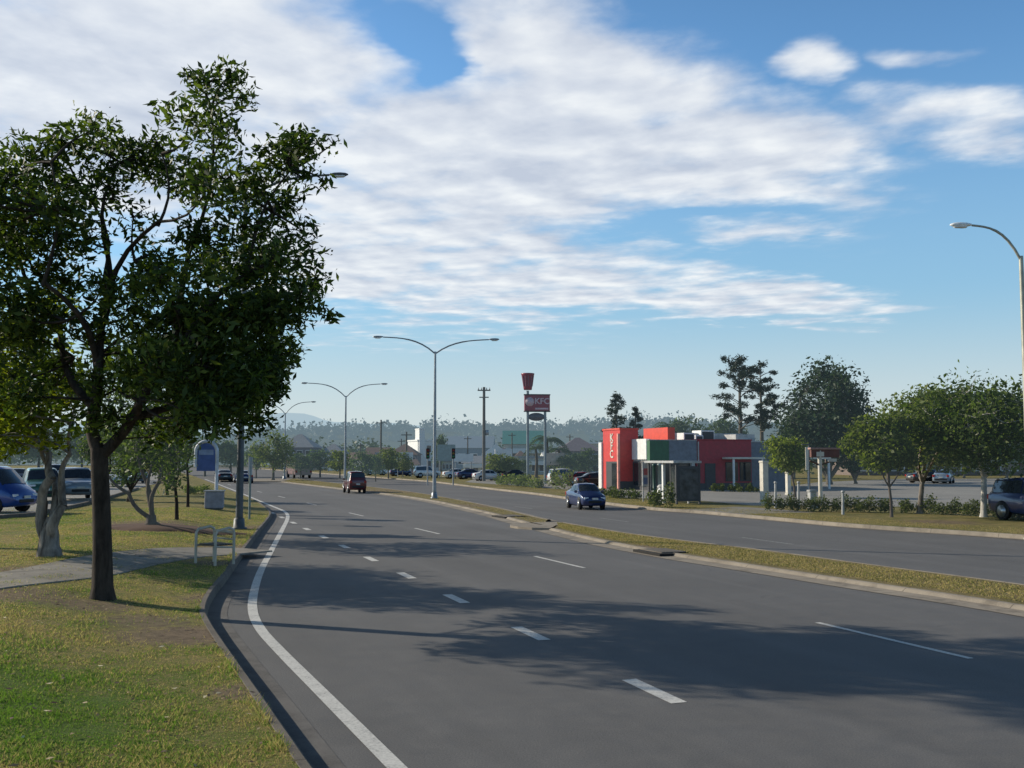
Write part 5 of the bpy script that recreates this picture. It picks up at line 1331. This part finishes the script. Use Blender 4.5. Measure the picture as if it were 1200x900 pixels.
wb = far_building('white_building', 'white two-storey building with narrow tower left of the tall lamp', 489, 516, 553, 517, 9, W_FAR, W_FAR, (2,3), rz=R(20))
m = MB(); s_ = G(489,553).y/F; m.box(-13*s_,-6*s_,-.6,3,0,9.2); m.build('tower', W_FAR, wb)
m = MB(); m.box(-13.3*s_,-5.7*s_,-.7,3.1,9.2,9.5); m.build('tower_cap', W_FAR, wb)
far_building('warehouse', 'large blue-grey warehouse behind the tall double lamp', 520, 576, 551, 509, 40, G_FAR, G_FAR, (1,4), 'gable')
far_building('warehouse', 'teal-roofed shed behind the pylon sign', 590, 640, 549, 503, 30, C_FAR, T_FAR, (1,6), 'gable', bandm=W_FAR)
far_building('shop', 'small white-fronted shop right of the power pole', 543, 572, 557, 534, 8, W_FAR, R_FAR, (1,3), 'gable', bandm=W_FAR)
far_building('shop', 'pale gabled shop with sloping white roof edge by the power pole', 566, 596, 556, 520, 10, P_FAR, W_FAR, (1,3), 'front_gable', bandm=C_FAR)
far_building('shop', 'cream shop front behind the parked cars and pylon sign', 596, 656, 558, 537, 8, C_FAR, R_FAR, (1,7), 'flat', bandm=W_FAR)
far_building('house', 'dark plum-roofed house between pylon sign and red tower', 655, 704, 556, 512, 12, P_FAR, P_FAR, (2,4), 'hip', bandm=C_FAR)
far_building('house', 'brown-roofed house left of the white building', 455, 488, 554, 520, 10, P_FAR, B_FAR, (2,4), 'hip')
far_building('house', 'small cream house below the hazy ridge, left of the brown-roofed one', 428, 452, 553, 524, 9, C_FAR, B_FAR, (1,3), 'gable')
far_building('house', 'grey-roofed house above the reddish bus', 372, 402, 551, 520, 9, C_FAR, R_FAR, (1,4), 'hip')
far_building('house', 'long low grey-blue roofed house under the far mountain', 325, 366, 551, 508, 12, P_FAR, R_FAR, (2,4), 'hip')
sh = far_building('shop', 'long low shop with pale fascia in shade behind the right car park', 1000, 1400, 559, 532, 14, plain('brown_brick', (.16,.12,.10), .8, 0, .03), plain('pale_fascia', (.50,.47,.42), .7, 0, .03), (1,12), 'flat', bandm=PALEG, over=2.2)  # walls in a mottled dull brown
far_building('house', 'distant house with white gable roof behind the restaurant', 826, 866, 550, 505, 12, C_FAR, R_FAR, (2,4), 'gable')
# roadside direction sign (seen from its rear) and traffic signals at the far junction
b = G(523,560,ZV); s = b.y/F
t = thing('direction_sign', 'dark grey direction sign board on two posts at the far junction', 'sign', b, R(-6))
Z = lambda y: A(523,y,b.y).z-ZV
for x in (-.9,.9):
    m = MB(); m.tube([(x,0,0),(x,0,Z(521))], .07, 8); m.build('post', GALV, t)
m = MB(); m.box(-1.25,1.25,-.12,-.08,Z(540),Z(521),0,.02); m.build('board', plain('sign_back', (.12,.19,.2), .5, 0, .12), t)
for px, lab in ((501,'grey traffic signal post at the far junction, left of the tall lamp'), (531,'grey traffic signal post at the far junction, right of the tall lamp')):
    b = G(px,569,ZV); t = thing('traffic_signal', lab, 'traffic signal', b, R(10)); m = MB(); m.tube([(0,0,0),(0,0,3.6)], .07, 8); m.build('post', GALV, t)
    m = MB(); m.box(-.18,.18,-.14,.1,2.6,3.6,0,.03); h = m.build('signal_head', TRIM, t)
    for z, c in ((3.4,(.3,.03,.02)),(3.1,(.3,.18,.02)),(2.8,(.03,.22,.08))):
        m = MB(); m.lathe([(.1,-.16),(.1,-.145)], 12, axis='y', c=(0,0,z)); m.build('lens', plain('signal_%d' % int(z*10), c, .3), h)

# small pale buildings and poles in the hazy cluster
rngf = random.Random(12)
fg = 'small far buildings below the ridge'
for i, (p0, p1, ba, tp_, wm, rm, rf) in enumerate([
  (338,352,549,533,W_FAR,R_FAR,'gable'),(356,370,548,536,C_FAR,B_FAR,'hip'),(384,398,549,535,W_FAR,W_FAR,'flat'),(404,420,548,530,P_FAR,B_FAR,'gable'),(414,428,550,538,W_FAR,R_FAR,'gable'),
  (440,458,549,532,W_FAR,R_FAR,'flat'),(462,476,548,531,C_FAR,W_FAR,'gable'),(476,490,551,538,W_FAR,B_FAR,'gable'),(518,530,549,533,C_FAR,R_FAR,'hip'),(580,592,548,525,W_FAR,P_FAR,'gable'),
  (604,618,548,528,C_FAR,B_FAR,'hip'),(640,652,549,530,W_FAR,W_FAR,'gable'),(652,668,548,522,P_FAR,R_FAR,'gable'),(676,690,549,524,W_FAR,B_FAR,'gable'),(690,706,550,520,C_FAR,W_FAR,'flat')]):
    far_building('house', 'small pale building in the hazy far cluster below the wooded ridge', p0, p1, ba+4, tp_, 7, wm, rm, (1,3), rf, rz=R(rngf.uniform(-25,25)))['group'] = fg
for px, top, lab in ((470,515,'thin far pole left of the white building tower'),(548,512,'thin far pole over the grey warehouse'),(600,508,'thin far pole left of the teal shed'),(668,510,'thin far pole right of the pylon sign'),(422,520,'thin far pole right of the second double lamp')):
    b = G(px,552,ZV); m = MB(); H = A(px,top,b.y).z; m.tube([(0,0,0),(0,0,H)], [.18,.12], 8); m.box(-.8,.8,-.06,.06,H-.6,H-.45)
    t = thing('power_pole', lab, 'power pole', b); m.build('pole', TIMBER, t)

# stormwater pits on the median edge
def pit(px, py, label, sc=1.0):
    t = thing('drain_pit', label, 'drain', G(px,py,ZM), ROADROT)
    m = MB(); m.box(-.4*sc,.4*sc,-.62*sc,.62*sc,-.012,.022,0,.01); m.build('lid', M_KERB, t)
    m = MB(); m.box(-.55*sc,.55*sc,-.78*sc,.78*sc,-.075,-.006); m.build('chamber', plain('pit_dark', (.012,.011,.010), .9), t)
pit(777,645.5,'low concrete drain pit with dark opening in the nearest stretch of median')
pit(598,604.5,'low concrete drain pit with dark opening in the median near the tall lamp', 1.1)
for px, py, w, h, z, mt, lab in ((543,561,2.6,1.0,2.2,W_FAR,'white blank board on posts by the grey warehouse'),(590,562,2.2,1.2,2.6,W_FAR,'white blank board on posts left of the pylon sign'),(651,566,2.0,1.3,1.9,C_FAR,'cream board on posts right of the pylon sign'),(474,559,2.4,1.1,2.4,W_FAR,'white board on posts left of the white building')):
    b = G(px,py,ZV); t = thing('shop_sign', lab, 'sign', b, R(12))
    m = MB(); m.box(-w/2,w/2,-.08,.08,z,z+h,0,.02); m.build('board', mt, t)
    for x in (-w*.4,w*.4):
        m = MB(); m.tube([(x,.02,0),(x,.02,z)], .06, 8); m.build('post', GALV, t)
